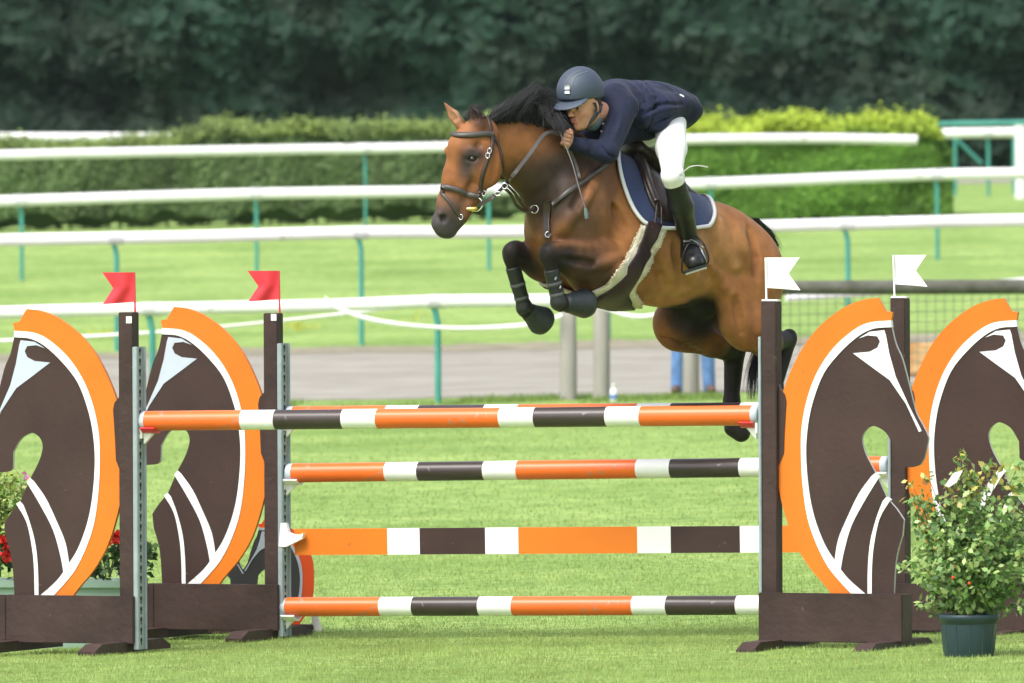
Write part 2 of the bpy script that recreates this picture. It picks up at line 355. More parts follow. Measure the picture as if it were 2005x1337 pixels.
rail('running_rail', [(-500, 268), (0, 268), (440, 269), (640, 272)], [-100, 300], 195, 195, 'farthest white rail, seen above the left end of the long hedge', r=.085)
rr = rail('running_rail', [(1500, 268), (1862, 261), (2005, 259), (2300, 256)], [1620, 1935, 2240], 196, 196, 'far white rail at the right edge, beyond the yellow topped hedge', r=.10, arm=.1)
b = MB()
t = P(1999, 245, 190); f = G(t.x, t.y); MB().tube([f, t], .11, 12).build('end_post', M_rail, rr)
# a green steel fence in the far right corner
fr = empty('steel_fence', gp(1960, 199), 'dark green steel fence with a slanting brace in the far right corner', 'fence')
z0 = P(1940, 241, 199)
MB().tube([P(1800, 243, 199), P(2300, 236, 199)], .05, 8).build('top_bar', M_rpost, fr)
MB().tube([P(1862, 262, 199), P(1922, 320, 199)], .03, 8).build('brace', M_rpost, fr)
for px in (1870, 1985, 2150):
    t = P(px, 241, 199); MB().tube([G(t.x, t.y), t], .035, 8).build('post', M_rpost, fr)
# ---------------------------------------------------------------- white tape, timber posts, log fence with netting
M_tape = mat('tape', (.8, .8, .78), .6, var=.04)
def tape(pts, d, wd, label):
    q = [P(px, py, d) for px, py in cr(pts, 6)]; q = [Vector(v) for v in q]
    V = []; F = []
    for i, v in enumerate(q):
        tw = .3*math.sin(i*.23); a = Vector((0, math.sin(tw), math.cos(tw)))*wd/2
        V += [v+a, v-a, v-a+Vector((0, .004, 0)), v+a+Vector((0, .004, 0))]
    for i in range(len(q)-1):
        for k in range(4): F.append([i*4+k, i*4+(k+1) % 4, i*4+4+(k+1) % 4, i*4+4+k])
    return tag(MB().add(V, F, 0, True).build('barrier_tape', M_tape), label, 'tape')
tape([(636, 583), (660, 602), (720, 624), (800, 637), (900, 643), (1000, 639), (1050, 632), (1100, 618)], 97, .045, 'slack white tape sagging from the nearest rail towards the timber posts')
tape([(-200, 680), (0, 667), (200, 657), (400, 643), (640, 618), (800, 600), (980, 584)], 99, .032, 'thin taut white tape slanting across the grass behind the red flags')
tape([(1177, 600), (1215, 614), (1250, 620), (1290, 616), (1350, 604)], 97, .045, 'short loop of white tape between the timber posts under the horse')
M_timber = mat('weathered_timber', (.22, .20, .18), .85, vs=5, bump=.7, bs=30, stretch=(1, 1, .15), col2=(.36, .34, .31))
for px, w_, ty, lab in ((1112, .082, 590, 'thick grey timber post, left one of the pair below the front hooves'), (1177, .080, 590, 'thick grey timber post, right one of the pair, beside the small bottle'), (1352, .08, 600, 'grey timber post between the legs of the person in jeans')):
    t = P(px, ty, 97.4); f = G(t.x, t.y); b = MB()
    b.tube([f-Vector((0, 0, .1)), f+Vector((.004, 0, .4)), t-Vector((0, 0, .03)), t], [w_*1.04, w_, w_*.98, w_*.85], 14)
    tag(b.build('timber_post', M_timber), lab, 'post', 'grey timber posts by the track')
# log rail and netting on the right
nf = empty('netting_fence', gp(1800, 95), 'dark log rail fence with square wire netting below it, right of the jumping horse', 'fence')
lg = [P(px, py, 95.5) for px, py in ((1440, 566), (1560, 563), (1800, 562), (2005, 561), (2400, 560))]
MB().tube([Vector(v) for v in lg], [.064, .066, .07, .07, .07], 14).build('log_rail', mat('log', (.055, .055, .042), .9, vs=6, bump=.8, bs=20, col2=(.12, .12, .10)), nf)
for px in (1513, 2110): 
    t = P(px, 562, 95.62); MB().tube([G(t.x, t.y), t], .06, 12).build('post', M_timber, nf)
b = MB(); xa, xb = P(1530, 600, 95.7).x, P(2300, 600, 95.7).x; yw = 45.7
k = xa
while k < xb:
    z0 = float(zt(k, yw)); b.box((k, yw, z0+.5), (.006, .006, 1.0)); k += .085
for j in range(11):
    z = .04+j*.095; b.tube([(xa, yw+.006, float(zt(xa, yw))+z), (xb, yw+.006, float(zt(xb, yw))+z)], .0035, 4)
b.build('wire_netting', mat('wire', (.16, .17, .16), .5, metal=.6), nf)
# straw bale
q = gp(1800, 103); bl = empty('straw_bale', q, 'golden straw bale on the sandy track, seen between the right wings', 'bale')
b = MB().box(q+Vector((.05, 0, .17)), (.62, .42, .34), bev=.03); bo = b.build('bale', mat('straw', (.42, .25, .09), .95, vs=30, bump=1, bs=80, col2=(.62, .42, .2), stretch=(.3, 1, 1)), bl)
for k in (-.12, .2): MB().box(q+Vector((k+.03, 0, .17)), (.012, .43, .35)).build('twine', mat('twine', (.5, .2, .08), .8), bl)
# small bottle
q = gp(1201, 96.2); bt = empty('water_bottle', q, 'small white plastic bottle with blue label standing in the grass by a timber post', 'bottle')
MB().lathe([(0, 0), (.03, 0), (.033, .01), (.033, .10), (.028, .125), (.012, .14), (.012, .15), (0, .15)], q, 20).build('bottle', mat('bottle_plastic', (.8, .82, .85), .25), bt)
MB().lathe([(.034, .035), (.0345, .036), (.0345, .075), (.034, .076)], q, 20).build('label', mat('blue_label', (.12, .2, .5), .4), bt)
MB().lathe([(0, .178), (.014, .178), (.015, .172), (.015, .148), (.0, .148)], q, 16).build('bottle_cap', mat('bottle_cap', (.8, .8, .8), .4), bt)
# ================================================================ THE JUMP
PHI = R(22); TP = math.tan(PHI)
M_orange = mat('orange_paint', (.63, .163, .014), .42, var=.07, vs=3, bump=.1, bs=25, spec=.3, scuff=((.38, .13, .035), 16, .69))
M_brown = mat('brown_paint', (.046, .026, .023), .45, var=.2, vs=2.5, bump=.12, bs=40, spec=.25, scuff=((.10, .08, .075), 22, .70))
M_brownw = mat('brown_wood_paint', (.044, .026, .023), .55, var=.28, vs=5, bump=.35, bs=30, spec=.25, scuff=((.10, .08, .072), 18, .69))
M_edge = mat('panel_edge', (.42, .42, .41), .6)
M_white = mat('white_paint', (.76, .76, .75), .4, var=.05, vs=4, spec=.4, scuff=((.5, .46, .40), 24, .70))
M_silver = mat('silver_paint', (.48, .53, .62), .35, var=.05, metal=.15)
M_pale = mat('pale_paint', (.72, .75, .80), .35, var=.05)
M_galv = mat('galvanised_steel', (.30, .355, .375), .5, metal=.35, var=.12, vs=12)
M_hole = mat('keyhole_dark', (.01, .01, .01), .9)
M_redp = mat('red_plastic', (.62, .03, .04), .35)
M_whp = mat('white_plastic', (.8, .8, .78), .35, var=.05)
M_grey = mat('grey_end_cap', (.42, .47, .52), .5)
M_redor = mat('red_orange_paint', (.78, .085, .012), .4, var=.05)
UP = lambda l: [((x-1513)/376.0, (1273-y)/405.7) for x, y in l]
outer = [(1748, 612), (1735, 610), (1720, 584), (1691, 588), (1654, 603), (1610, 637), (1575, 681), (1547, 738), (1531, 788), (1526, 832), (1525, 889), (1528, 958), (1541, 1014), (1559, 1065), (1585, 1109), (1616, 1146), (1629, 1164)]
inner = [(1669, 1164), (1647, 1140), (1622, 1109), (1600, 1065), (1583, 1014), (1574, 951), (1571, 889), (1573, 832), (1585, 775), (1605, 725), (1635, 681), (1673, 647), (1704, 632), (1745, 628)]
wi = [(1746, 641), (1712, 644), (1682, 659), (1647, 691), (1616, 731), (1596, 782), (1585, 832), (1581, 889), (1586, 958), (1597, 1014), (1616, 1065), (1637, 1099), (1660, 1131), (1697, 1164)]
body = [(1746, 641), (1754, 675), (1767, 706), (1784, 775), (1792, 807), (1805, 832), (1814, 851), (1815, 863), (1808, 895), (1801, 907), (1792, 912), (1779, 914), (1758, 912), (1750, 905), (1749, 872), (1735, 848), (1722, 838), (1708, 834), (1695, 843), (1689, 856), (1690, 872), (1698, 895), (1716, 929), (1735, 973), (1754, 995), (1768, 1016), (1765, 1046), (1756, 1077), (1751, 1109), (1748, 1164)]
def smooth(l, a, b, n=4): return l[:a]+[tuple(q) for q in cr(l[a:b], n)]+l[b:]
O_s = smooth(outer, 2, 17); I_s = [tuple(q) for q in cr(inner, 4)]; W_s = [tuple(q) for q in cr(wi, 4)]
B_s = [tuple(q) for q in cr(body[0:9], 3)]+[tuple(q) for q in cr(body[8:14], 3)][1:]+[tuple(q) for q in cr(body[14:23], 4)]+body[23:26]+[tuple(q) for q in cr(body[26:30], 3)]
face = [(1683, 663), (1704, 650), (1732, 647), (1735, 656), (1742, 694), (1754, 738), (1779, 794), (1803, 843), (1798, 845), (1773, 790), (1742, 744), (1704, 716), (1672, 692), (1704, 689), (1719, 681), (1724, 669), (1719, 659), (1700, 657)]
s1 = [(1714, 925), (1721, 934), (1696, 975), (1668, 1028), (1653, 1080), (1646, 1118), (1634, 1103), (1642, 1056), (1660, 1012), (1682, 966), (1706, 932)]; s1 = [s1[0]]+[tuple(q) for q in cr(s1[1:6], 4)]+[tuple(q) for q in cr(s1[6:], 4)]
s2 = [(1735, 972), (1743, 977), (1722, 1014), (1711, 1065), (1707, 1108), (1706, 1164), (1698, 1164), (1699, 1108), (1704, 1058), (1716, 1012), (1728, 980)]; s2 = [s2[0]]+[tuple(q) for q in cr(s2[1:6], 4)]+[tuple(q) for q in cr(s2[6:], 4)]
def panel(parent, sg, sx=1., sz=1., z0=0., c_or=None, c_br=None, c_wh=None, c_fc=None, thick=.011, cut=None):
    def T(l): 
        q = [(sg*u*sx, (z-.265)*sz+z0 if sz != 1 else z) for u, z in UP(l)]
        if cut is not None: q = [(a, max(b, cut)) for a, b in q]
        return q
    c_or = c_or or M_orange; c_br = c_br or M_brown; c_wh = c_wh or M_white
    MB().prism(T(O_s+I_s), -thick, thick).build('crest_arc', c_or, parent, True)
    MB().prism(T(B_s+W_s[::-1]), -thick*.9, thick*.9, 0, 1).build('horse_head_board', [c_br, M_edge], parent, True)
    MB().prism(T(I_s+W_s), -thick*1.3, thick*1.3).build('mane_line', c_wh, parent, True)
    MB().prism(T(face), -thick*1.15, thick*1.15).build('face_marking', c_fc or c_wh, parent, True)
    if cut is None:
        MB().prism(T(s1), -thick*1.2, thick*1.2).build('neck_stripe', c_wh, parent, True)
        MB().prism(T(s2), -thick*1.2, thick*1.2).build('neck_stripe', c_wh, parent, True)
def wing(px, py, d, sg, label, fc, seed, htop=1.682):
    p = P(px, py, d); rt = empty('jump_wing', p, label, 'jump wing', 'horse head jump wings', rz=-PHI)
    panel(rt, sg, c_fc=fc)
    MB().box((0, 0, .05+(htop-.05)/2), (.078, .078, htop-.05), bev=.004).build('upright', M_brownw, rt, True)
    b = MB(); wt = .026 if sg < 0 else .014; x = -(.039+wt/2)*sg                                   # steel cup track with keyholes
    b.box((x, -.004, .762), (wt, .084, 1.50), bev=.003)
    b.box((x-sg*(wt/2+.005), .034, .762), (.014, .006, 1.50))
    for k in range(29):
        z = .05+k*.0512; xx = -(.0393+wt)*sg
        V = []
        for yy, zz in ((-.009, .004), (-.009, .016), (-.004, .021), (.004, .021), (.009, .016), (.009, .004), (.004, 0), (.004, -.016), (-.004, -.016), (-.004, 0)): V.append((yy-.012, z+zz))
        n = len(V); VV = [(xx-sg*.0015, a, c) for a, c in V]+[(xx, a, c) for a, c in V]
        b.add(VV, [list(range(n)), list(range(n, 2*n))[::-1]]+[[i, (i+1) % n, (i+1) % n+n, i+n] for i in range(n)], 1)
    b.build('cup_track', [M_galv, M_hole], rt, True)
    fin = [(.036, .88), (.036, 1.29), (.046, 1.262), (.072, 1.235), (.08, 1.2), (.07, 1.05), (.066, .95)]
    MB().prism([(sg*u, z) for u, z in fin], -.016, .016).build('bracket', M_brown, rt, True)
    b = MB(); b.box((sg*.322, -.056, .160), (.738, .028, .236), bev=.003)
    for k in range(4):
        for z in (.058, .262): b.lathe([(0, -.0008), (.004, 0), (0, .0016)], (sg*(.02+k*.2), -.0708, z), 6)
    b.build('base_board', M_brownw, rt, True)
    MB().box((sg*.667, 0, .162), (.045, .15, .226), bev=.003).build('end_post', M_brownw, rt, True)
    MB().box((sg*.322, .05, .160), (.66, .02, .2)).build('base_board', M_brownw, rt, True)
    for u in (.03, .62):
        b = MB(); L_ = .46; pr = [(-L_, 0), (L_, 0), (L_, .018), (L_-.09, .052), (-L_+.09, .052), (-L_, .018)]
        V = [(sg*u+s*.045, y, z) for s in (-1, 1) for y, z in pr]; n = 6
        b.add(V, [list(range(6))[::-1] if sg > 0 else list(range(6))[::-1], list(range(6, 12))]+[[i, (i+1) % n, (i+1) % n+n, i+n] for i in range(n)])
        b.build('foot', M_brownw, rt, True)
    return rt
NL = wing(255, 1276, 50.6, -1, 'left jump wing nearest the camera, cut by the left edge of the picture', M_silver, 1)
NR = wing(1513, 1272, 49.3, 1, 'right jump wing nearest the camera, standing whole right of the poles, pale face marking', M_pale, 2)
FL = wing(538, 1250, 52.3, -1, 'left jump wing farther back, second from left, just right of the nearer one', M_silver, 3, 1.666)
FR = wing(1765, 1250, 51.0, 1, 'right jump wing farther back, partly behind the potted shrub and cut by the right edge', M_pale, 4, 1.70)
def dline(px, X0, d0): return (d0+X0*TP)/(1+TP*(px-CX)/FPX)
XN = P(255, 1276, 50.6).x; XF = P(538, 1250, 52.3).x
dn = lambda px: dline(px, XN, 50.6); df = lambda px: dline(px, XF, 52.3)
BANDS = [(.0, .1615, 0), (.1615, .2175, 1), (.2175, .3305, 2), (.3305, .3875, 1), (.3875, .5905, 0), (.5905, .6475, 1), (.6475, .7645, 2), (.7645, .82, 1), (.82, 1, 0)]
def pole(name, a, b_, dfn, label, r=.049, plank=None):
    A = P(a[0], a[1], dfn(a[0])); B = P(b_[0], b_[1], dfn(b_[0])); v = B-A; L_ = v.length
    rt = empty(name, A, label, 'jump plank' if plank else 'jump pole', None if plank else 'striped jump poles')
    rt.rotation_euler = v.to_track_quat('X', 'Z').to_euler()
    m = MB(); cap = .035
    for t0, t1, k in BANDS:
        x0 = cap+(L_-2*cap)*t0; x1 = cap+(L_-2*cap)*t1
        if plank: 
            m.box(((x0+x1)/2, 0, 0), (x1-x0, .022, plank), k)
        else:
            q = 28; V = [(x, r*math.cos(6.2832*i/q), r*math.sin(6.2832*i/q)) for x in (x0, x1) for i in range(q)]
            m.add(V, [[i, (i+1) % q, (i+1) % q+q, i+q] for i in range(q)], k, True)
    m.build('plank_board' if plank else 'pole_shaft', [M_orange if plank else M_polor, M_white, M_brown if plank else M_polbr], rt, True)
    if not plank:
        for x0, x1 in ((0, cap), (L_, L_-cap)):
            c = MB(); q = 28; s = 1 if x1 > x0 else -1; prof = [(0, x0), (r*.8, x0), (r*1.0, x0+s*.004), (r*1.01, x1)]
            V = [(x, rr*math.cos(6.2832*i/q), rr*math.sin(6.2832*i/q)) for rr, x in prof for i in range(q)]
            c.add(V, [[j*q+i, j*q+(i+1) % q, (j+1)*q+(i+1) % q, (j+1)*q+i] for j in range(3) for i in range(q)], 0, True)
            c.build('end_cap', M_grey, rt, True)
    return rt
M_polor = mat('orange_pole_paint', (.68, .125, .02), .3, var=.08, vs=3, spec=.5, scuff=((.35, .2, .13), 12, .665))
M_polbr = mat('brown_pole_paint', (.042, .030, .028), .28, var=.15, vs=3, spec=.5, scuff=((.22, .2, .18), 13, .675))
pole('jump_pole', (275, 824), (1488, 813), dn, 'single top pole of the nearer row, resting on two red cups')
pole('jump_pole', (564, 814), (1742, 804), df, 'top pole of the farther row, mostly hidden behind the nearer top pole')
pole('jump_pole', (563, 926), (1741, 912), df, 'second pole down in the farther row, its right end seen through the wing opening')
pole('jump_plank', (566, 1061), (1738, 1054), df, 'flat striped plank hanging between the second pole and the bottom pole', plank=.134)
pole('jump_pole', (551, 1188), (1736, 1184), df, 'bottom pole of the farther row, lowest above the grass')
def cup(px, py, d, sg, m, label, flat=False, big=False):
    p = P(px, py, d); rt = empty('jump_cup', p, label, 'pole cup', 'cups holding the jump poles', rz=-PHI)
    b = MB(); n = 12; ro, ri = .062, .052; a0, a1 = (R(215), R(325)) if not flat else (R(235), R(305))
    x0, x1 = .0, sg*.075
    V = []
    for x in (x0, x1):
        for rr in (ro, ri):
            for i in range(n+1): a = a0+(a1-a0)*i/n; V.append((x, rr*math.cos(a)*1.15, rr*math.sin(a)+.0))
    k = n+1; F = []
    for i in range(n):
        F += [[i, i+1, 2*k+i+1, 2*k+i], [k+i+1, k+i, 3*k+i, 3*k+i+1], [i+1, i, k+i, k+i+1], [2*k+i, 2*k+i+1, 3*k+i+1, 3*k+i]]
    F += [[0, 2*k, 3*k, k], [n, k+n, 3*k+n, 2*k+n]]
    b.add(V, F); b.build('cradle', m, rt, True)
    b = MB().box((-sg*.008, 0, -.045), (.014, .07, .085), bev=.003)
    b.add([(x0, -.012, -.06), (x0, .012, -.06), (x0, .012, -.115), (x0, -.012, -.115), (sg*.05, -.012, -.062), (sg*.05, .012, -.062)],
          [[0, 1, 2, 3], [0, 4, 5, 1], [3, 2, 5, 4], [0, 3, 4], [1, 5, 2]])
    b.build('bracket', M_whp, rt, True)
    return rt
cup(283, 824, dn(283), 1, M_redp, 'red cup under the left end of the nearer top pole')
cup(1482, 813, dn(1482), -1, M_redp, 'red cup under the right end of the nearer top pole')
cup(562, 811, df(562), 1, M_whp, 'white cup of the farther left track just under the nearer top pole')
cup(562, 926, df(562), 1, M_whp, 'white cup under the left end of the second pole')
cup(557, 1192, df(557), 1, M_whp, 'white cup under the left end of the bottom pole')
cup(1742, 912, df(1742), -1, M_whp, 'white cup under the right end of the second pole, seen through the wing opening')
cup(1741, 802, df(1741), -1, M_whp, 'white cup behind the right wing head at top pole height')
cup(1738, 1186, df(1738), -1, M_whp, 'white cup behind the right wing board at bottom pole height')
for px, sg, lab in ((560, 1, 'white hook shaped cup holding the left end of the plank'), (1741, -1, 'white hook cup holding the right end of the plank')):
    p = P(px, 1050, df(px)); rt = empty('plank_cup', p, lab, 'plank cup', 'cups holding the plank', rz=-PHI)
    b = MB(); b.prism([(-sg*.018, -.05), (-sg*.006, .07), (sg*.022, .07), (sg*.035, .022), (sg*.06, .012), (sg*.1, .01), (sg*.118, .02), (sg*.112, -.01), (sg*.07, -.03), (sg*.02, -.052)], -.055, -.022)
    b.build('hook', M_whp, rt, True); MB().box((-sg*.012, 0, 0), (.012, .075, .09), bev=.003).build('bracket', M_whp, rt, True)
# flags
def flag(px, py, d, sg, red, label, tip):
    base = P(px, py, d); top = P(px+tip, py-84, d)
    rt = empty('jump_flag', base, label, 'flag', 'red flags' if red else 'white flags')
    m = mat('red_flag', (.62, .03, .045), .5, var=.06) if red else mat('white_flag', (.8, .8, .8), .5, var=.03)
    MB().tube([base-Vector((0, 0, .05)), top], .0048, 8).build('staff', m, rt)
    u = Vector((math.cos(PHI), -math.sin(PHI), 0)); z = (top-base).normalized()
    W = .175; H = .146; b = MB(); nx_, nz_ = 12, 8; V = []
    for i in range(nx_+1):
        for j in range(nz_+1):
            t = i/nx_; h = j/nz_; wdt = W*(1-.33*(1-abs(2*h-1))); q = top-z*H*(1-h)+u*sg*t*wdt+Vector((0, .013*math.sin(t*6+h*2.4), .012*t*(h-.5)+(-.006*t)))
            V.append(q)
    F = [[i*(nz_+1)+j, (i+1)*(nz_+1)+j, (i+1)*(nz_+1)+j+1, i*(nz_+1)+j+1] for i in range(nx_) for j in range(nz_)]
    n = len(V); V2 = V+[v+Vector((0, .003, 0)) for v in V]
    b.add(V2, F+[[q+n for q in f][::-1] for f in F], 0, True)
    b.build('flag_cloth', m, rt)
flag(265, 617, 50.58, -1, True, 'red swallowtail flag on the leftmost jump post', -2)
flag(548, 614, 52.28, -1, True, 'red swallowtail flag on the second jump post from the left', -2)
flag(1501, 588, 49.28, 1, False, 'white swallowtail flag on the post right behind the jumping horse', -2)
flag(1752, 583, 50.98, 1, False, 'white swallowtail flag on the farther right post', -3)
M_cardw = mat('white_card', (.8, .8, .78), .6)
for rt_, lab in ((NL, 0), (FL, 0)): MB().box((.02, -.0405, 1.645), (.03, .003, .034)).build('number_plate', M_cardw, rt_, True)
for rt_ in (NR, FR): MB().box((.0, 0, 1.686 if rt_ is NR else 1.704), (.082, .06, .01), bev=.003).build('post_cap', M_whp, rt_, True)
# small horse-head fillers behind the far left wing
for sg, px, lab in ((-1, 619, 'small red orange horse head filler standing behind the plank cup'), (1, 333, 'small horse head filler whose muzzle shows above the left wing board')):
    rt = empty('horse_head_filler', gp(px, 53.1), lab, 'jump filler', 'small horse head fillers')
    panel(rt, sg, sx=.49, sz=.425, z0=-.02, c_or=M_redor, c_wh=M_silver, c_br=mat('charcoal_paint', (.045, .045, .048), .4), thick=.012, cut=.03)
    MB().box((sg*.2, .0, .02), (.36, .10, .035), bev=.006).build('base', M_brownw, rt, True)
    MB().prism([(sg*-.03, 0), (sg*.03, 0), (sg*.03, .13), (sg*.02, .14)], .03, .05).build('support', M_whp, rt, True)
# ---------------------------------------------------------------- planter and potted shrub
def blade_leaves(name, tips, size, cols, parent, seed, shape='quad', m=None, per=6, spread=.05, asp=.5):
    g = np.random.default_rng(seed); tips = np.array(tips); i = g.integers(0, len(tips), len(tips)*per)
    p = tips[i]+g.normal(size=(len(i), 3))*spread
    cb = np.array([cols[k] for k in g.integers(0, len(cols), len(i))])*(.7+.6*g.random(len(i)))[:, None]
    nr = np.tile(np.array([-.1, -.3, .6]), (len(i), 1))
    return link(name, leafcloud(p, size, m or M_leaf2, cb, nr, asp, seed=seed+1, shape=shape), parent)
M_leaf2 = mat('garden_leaf', (1, 1, 1), .4, attr='Col', var=.1, vs=20, spec=.45, trans=.22)
pl = empty('flower_planter', gp(120, 51.75), 'pale green trough planter of red and pink flowers behind the leftmost wing', 'planter')
c0, c1 = gp(-130, 51.9), gp(262, 51.7); ax = (c1-c0); ax.z = 0; ln = ax.length; ang = math.atan2(ax.y, ax.x); mid = (c0+c1)/2
b = MB(); V = []
prof = [(.0, .0, .13), (.0, .305, .155), (.0, .315, .175), (.0, .35, .18), (0, .35, .155), (0, .30, .14)]
for _, z, hw in prof:
    e = ln/2+hw-.15
    for sx, sy in ((-1, -1), (1, -1), (1, 1), (-1, 1)):
        v = Matrix.Rotation(ang, 3, 'Z') @ Vector((sx*e, sy*hw, z)); V.append(mid+v)
F = [[i*4+k, i*4+(k+1) % 4, i*4+4+(k+1) % 4, i*4+4+k] for i in range(5) for k in range(4)]+[[0, 3, 2, 1]]
b.add(V, F); b.build('trough', mat('sage_plastic', (.25, .36, .30), .45, var=.08, vs=4), pl)
MB().box(mid+Vector((0, 0, .30)), (ln*.98, .24, .02), rot=Matrix.Rotation(ang, 3, 'Z')).build('soil', mat('soil', (.04, .03, .02), .95), pl)
def tipsbox(px0, px1, y0, y1, d, n, dz=.08, seed=1):
    g = random.Random(seed); return [tuple(P(g.uniform(px0, px1), y0+(y1-y0)*(g.random()), d+g.uniform(-dz, dz))) for _ in range(n)]
blade_leaves('bushy_foliage', tipsbox(-60, 45, 945, 1080, 51.75, 60, seed=2)+tipsbox(-60, 25, 925, 960, 51.75, 12, seed=3), .035, [(.22, .34, .05), (.30, .37, .07), (.14, .25, .04), (.42, .44, .16)], pl, 41, per=26, spread=.03)
blade_leaves('dark_foliage', tipsbox(-60, 285, 1060, 1115, 51.75, 60, seed=4)+tipsbox(255, 290, 1065, 1105, 51.7, 6, seed=5), .055, [(.03, .075, .02), (.05, .11, .03), (.08, .15, .04)], pl, 43, per=14, spread=.028)
def blooms(name, spots, rad, col, seed, n=7):
    g = random.Random(seed); pc = []; cc = []
    for px, py, k in spots:
        pc = []; cc = []
        for _ in range(k):
            q = P(px+g.gauss(0, 8), py+g.gauss(0, 6), 51.6+g.uniform(-.06, .1))
            for _ in range(n): pc.append(tuple(q+Vector((g.gauss(0, rad), g.gauss(0, rad), g.gauss(0, rad*.6))))); cc.append([c*g.uniform(.75, 1.2) for c in col])
        link(name, leafcloud(pc, .03, mat('petal', (1, 1, 1), .6, attr='Col', var=.06, trans=.3), cc, aspect=.9, seed=seed), pl)
blooms('red_flower', [(8, 1060, 10), (20, 1085, 7), (228, 1052, 12), (214, 1058, 5), (272, 1080, 2)], .012, (.60, .02, .015), 5)
blooms('pink_flower', [(48, 942, 2), (4, 915, 2), (-30, 960, 3)], .012, (.62, .25, .42), 6, n=5)
b = MB(); g_ = random.Random(8)
for _ in range(50):
    q = P(g_.uniform(-80, 270), 1130, 51.75+g_.uniform(-.08, .08)); e = q+Vector((g_.uniform(-.06, .06), 0, g_.uniform(.1, .3) if q.x > P(60, 0, 51.7).x else g_.uniform(.2, .5))); 
    if q.x > P(60, 0, 51.7).x: e.z = q.z+.16
    b.tube([q, e], [.004, .002], 5)
b.build('stems', mat('green_stem', (.10, .16, .05), .7), pl)['kind'] = 'stuff'

q0 = gp(1895, 47.9); ps = empty('potted_shrub', q0, 'green leafy shrub in a dark blue green plastic pot in front of the right wings', 'potted plant')
prof = [(0, .0), (.112, 0), (.116, .006), (.131, .155), (.131, .158), (.138, .16), (.138, .172), (.143, .174), (.145, .197), (.140, .20), (.132, .195), (.128, .16), (0, .16)]
b = MB().lathe(prof, q0, 48)
for k in range(12): a = 6.2832*k/12; b.tube([q0+Vector((.1165*math.cos(a), .1165*math.sin(a), .02)), q0+Vector((.1295*math.cos(a), .1295*math.sin(a), .15))], .004, 5)
b.build('pot', mat('pot_plastic', (.02, .042, .055), .42, var=.1, vs=10), ps)
MB().lathe([(0, .172), (.13, .17)], q0, 24).build('soil', MATS['soil'], ps)
g = np.random.default_rng(77); tips = []; b = MB(); base = q0+Vector((0, 0, .16))
extra = [(1880, 892), (1884, 905), (1935, 915), (1958, 912), (1790, 958), (1800, 975), (1775, 1108), (1795, 1100), (1820, 940), (2000, 950), (2030, 985), (1815, 1185), (2010, 1190), (1830, 1010), (1845, 1150), (1790,985),(1990,920)]
targets = [P(x, y, 47.9+g.uniform(-.1, .1)) for x, y in extra]
while len(targets) < 150:
    v = g.normal(size=3); v /= np.linalg.norm(v); v *= (g.random()**.45); 
    c = P(1913, 1060, 47.9); t = c+Vector((v[0]*.315, v[1]*.26, v[2]*.33))
    if 1 == 1: targets.append(t)
for t in targets:
    m1 = base.lerp(t, .45)+Vector((g.normal()*.03, g.normal()*.03, .03)); m1.x = base.x+(m1.x-base.x)*.8
    pts_ = [Vector(v) for v in cr([base+Vector((g.normal()*.015, g.normal()*.015, 0)), m1, t], 5)]
    b.tube(pts_, [.0045-.003*i/(len(pts_)-1) for i in range(len(pts_))], 5); 
    for k in range(3, len(pts_)): tips.append((pts_[k], k/(len(pts_)-1)))
b.build('branches', MATS['bark'], ps)
pc = []; cc = []; n_ = []
for tp, t in tips:
    k = int(5+7*t)
    top = min(1, max(0, (tp.z-(q0.z+.62))/.22))
    for _ in range(k):
        o = g.normal(size=3)*.022; pc.append((tp.x+o[0], tp.y+o[1], tp.z+o[2])); 
        n_.append(np.array([o[0]*14, o[1]*14-.25, .55+o[2]*5]))
        u = g.random(); c = np.array([.08, .17, .045]) if u < .25 else np.array([.18, .31, .08]) if u < .65 else np.array([.33, .44, .15])
        if top > .4 and g.random() < .35 and t > .85: c = np.array([.40, .36, .08])
        if t > .95 and g.random() < .004: c = np.array([.42, .17, .09])
        cc.append(c*(.75+.5*g.random()))
link('foliage', leafcloud(pc, .036, M_leaf2, cc, np.array(n_), seed=3, shape='lobed'), ps)
for (x, y) in ((1866, 1131), (1898, 1142)):
    q = P(x, y, 47.62); bm = bmesh.new(); bmesh.ops.create_icosphere(bm, subdivisions=2, radius=.008)
    MB().add([v.co+q for v in bm.verts], [[v.index for v in f.verts] for f in bm.faces], 0, True).build('berry', mat('berry', (.6, .04, .015), .3), ps); bm.free()
b = MB(); q = [P(x, y, 47.58) for x, y in ((1850, 951), (1867, 926), (1885, 921), (1873, 944), (1858, 954))]; b.add([*q, *[v+Vector((0, .002, 0)) for v in q]], [[0, 1, 2, 3, 4], [9, 8, 7, 6, 5]]+[[i, (i+1) % 5, (i+1) % 5+5, i+5] for i in range(5)])
b.build('plant_label', M_cardw, ps)
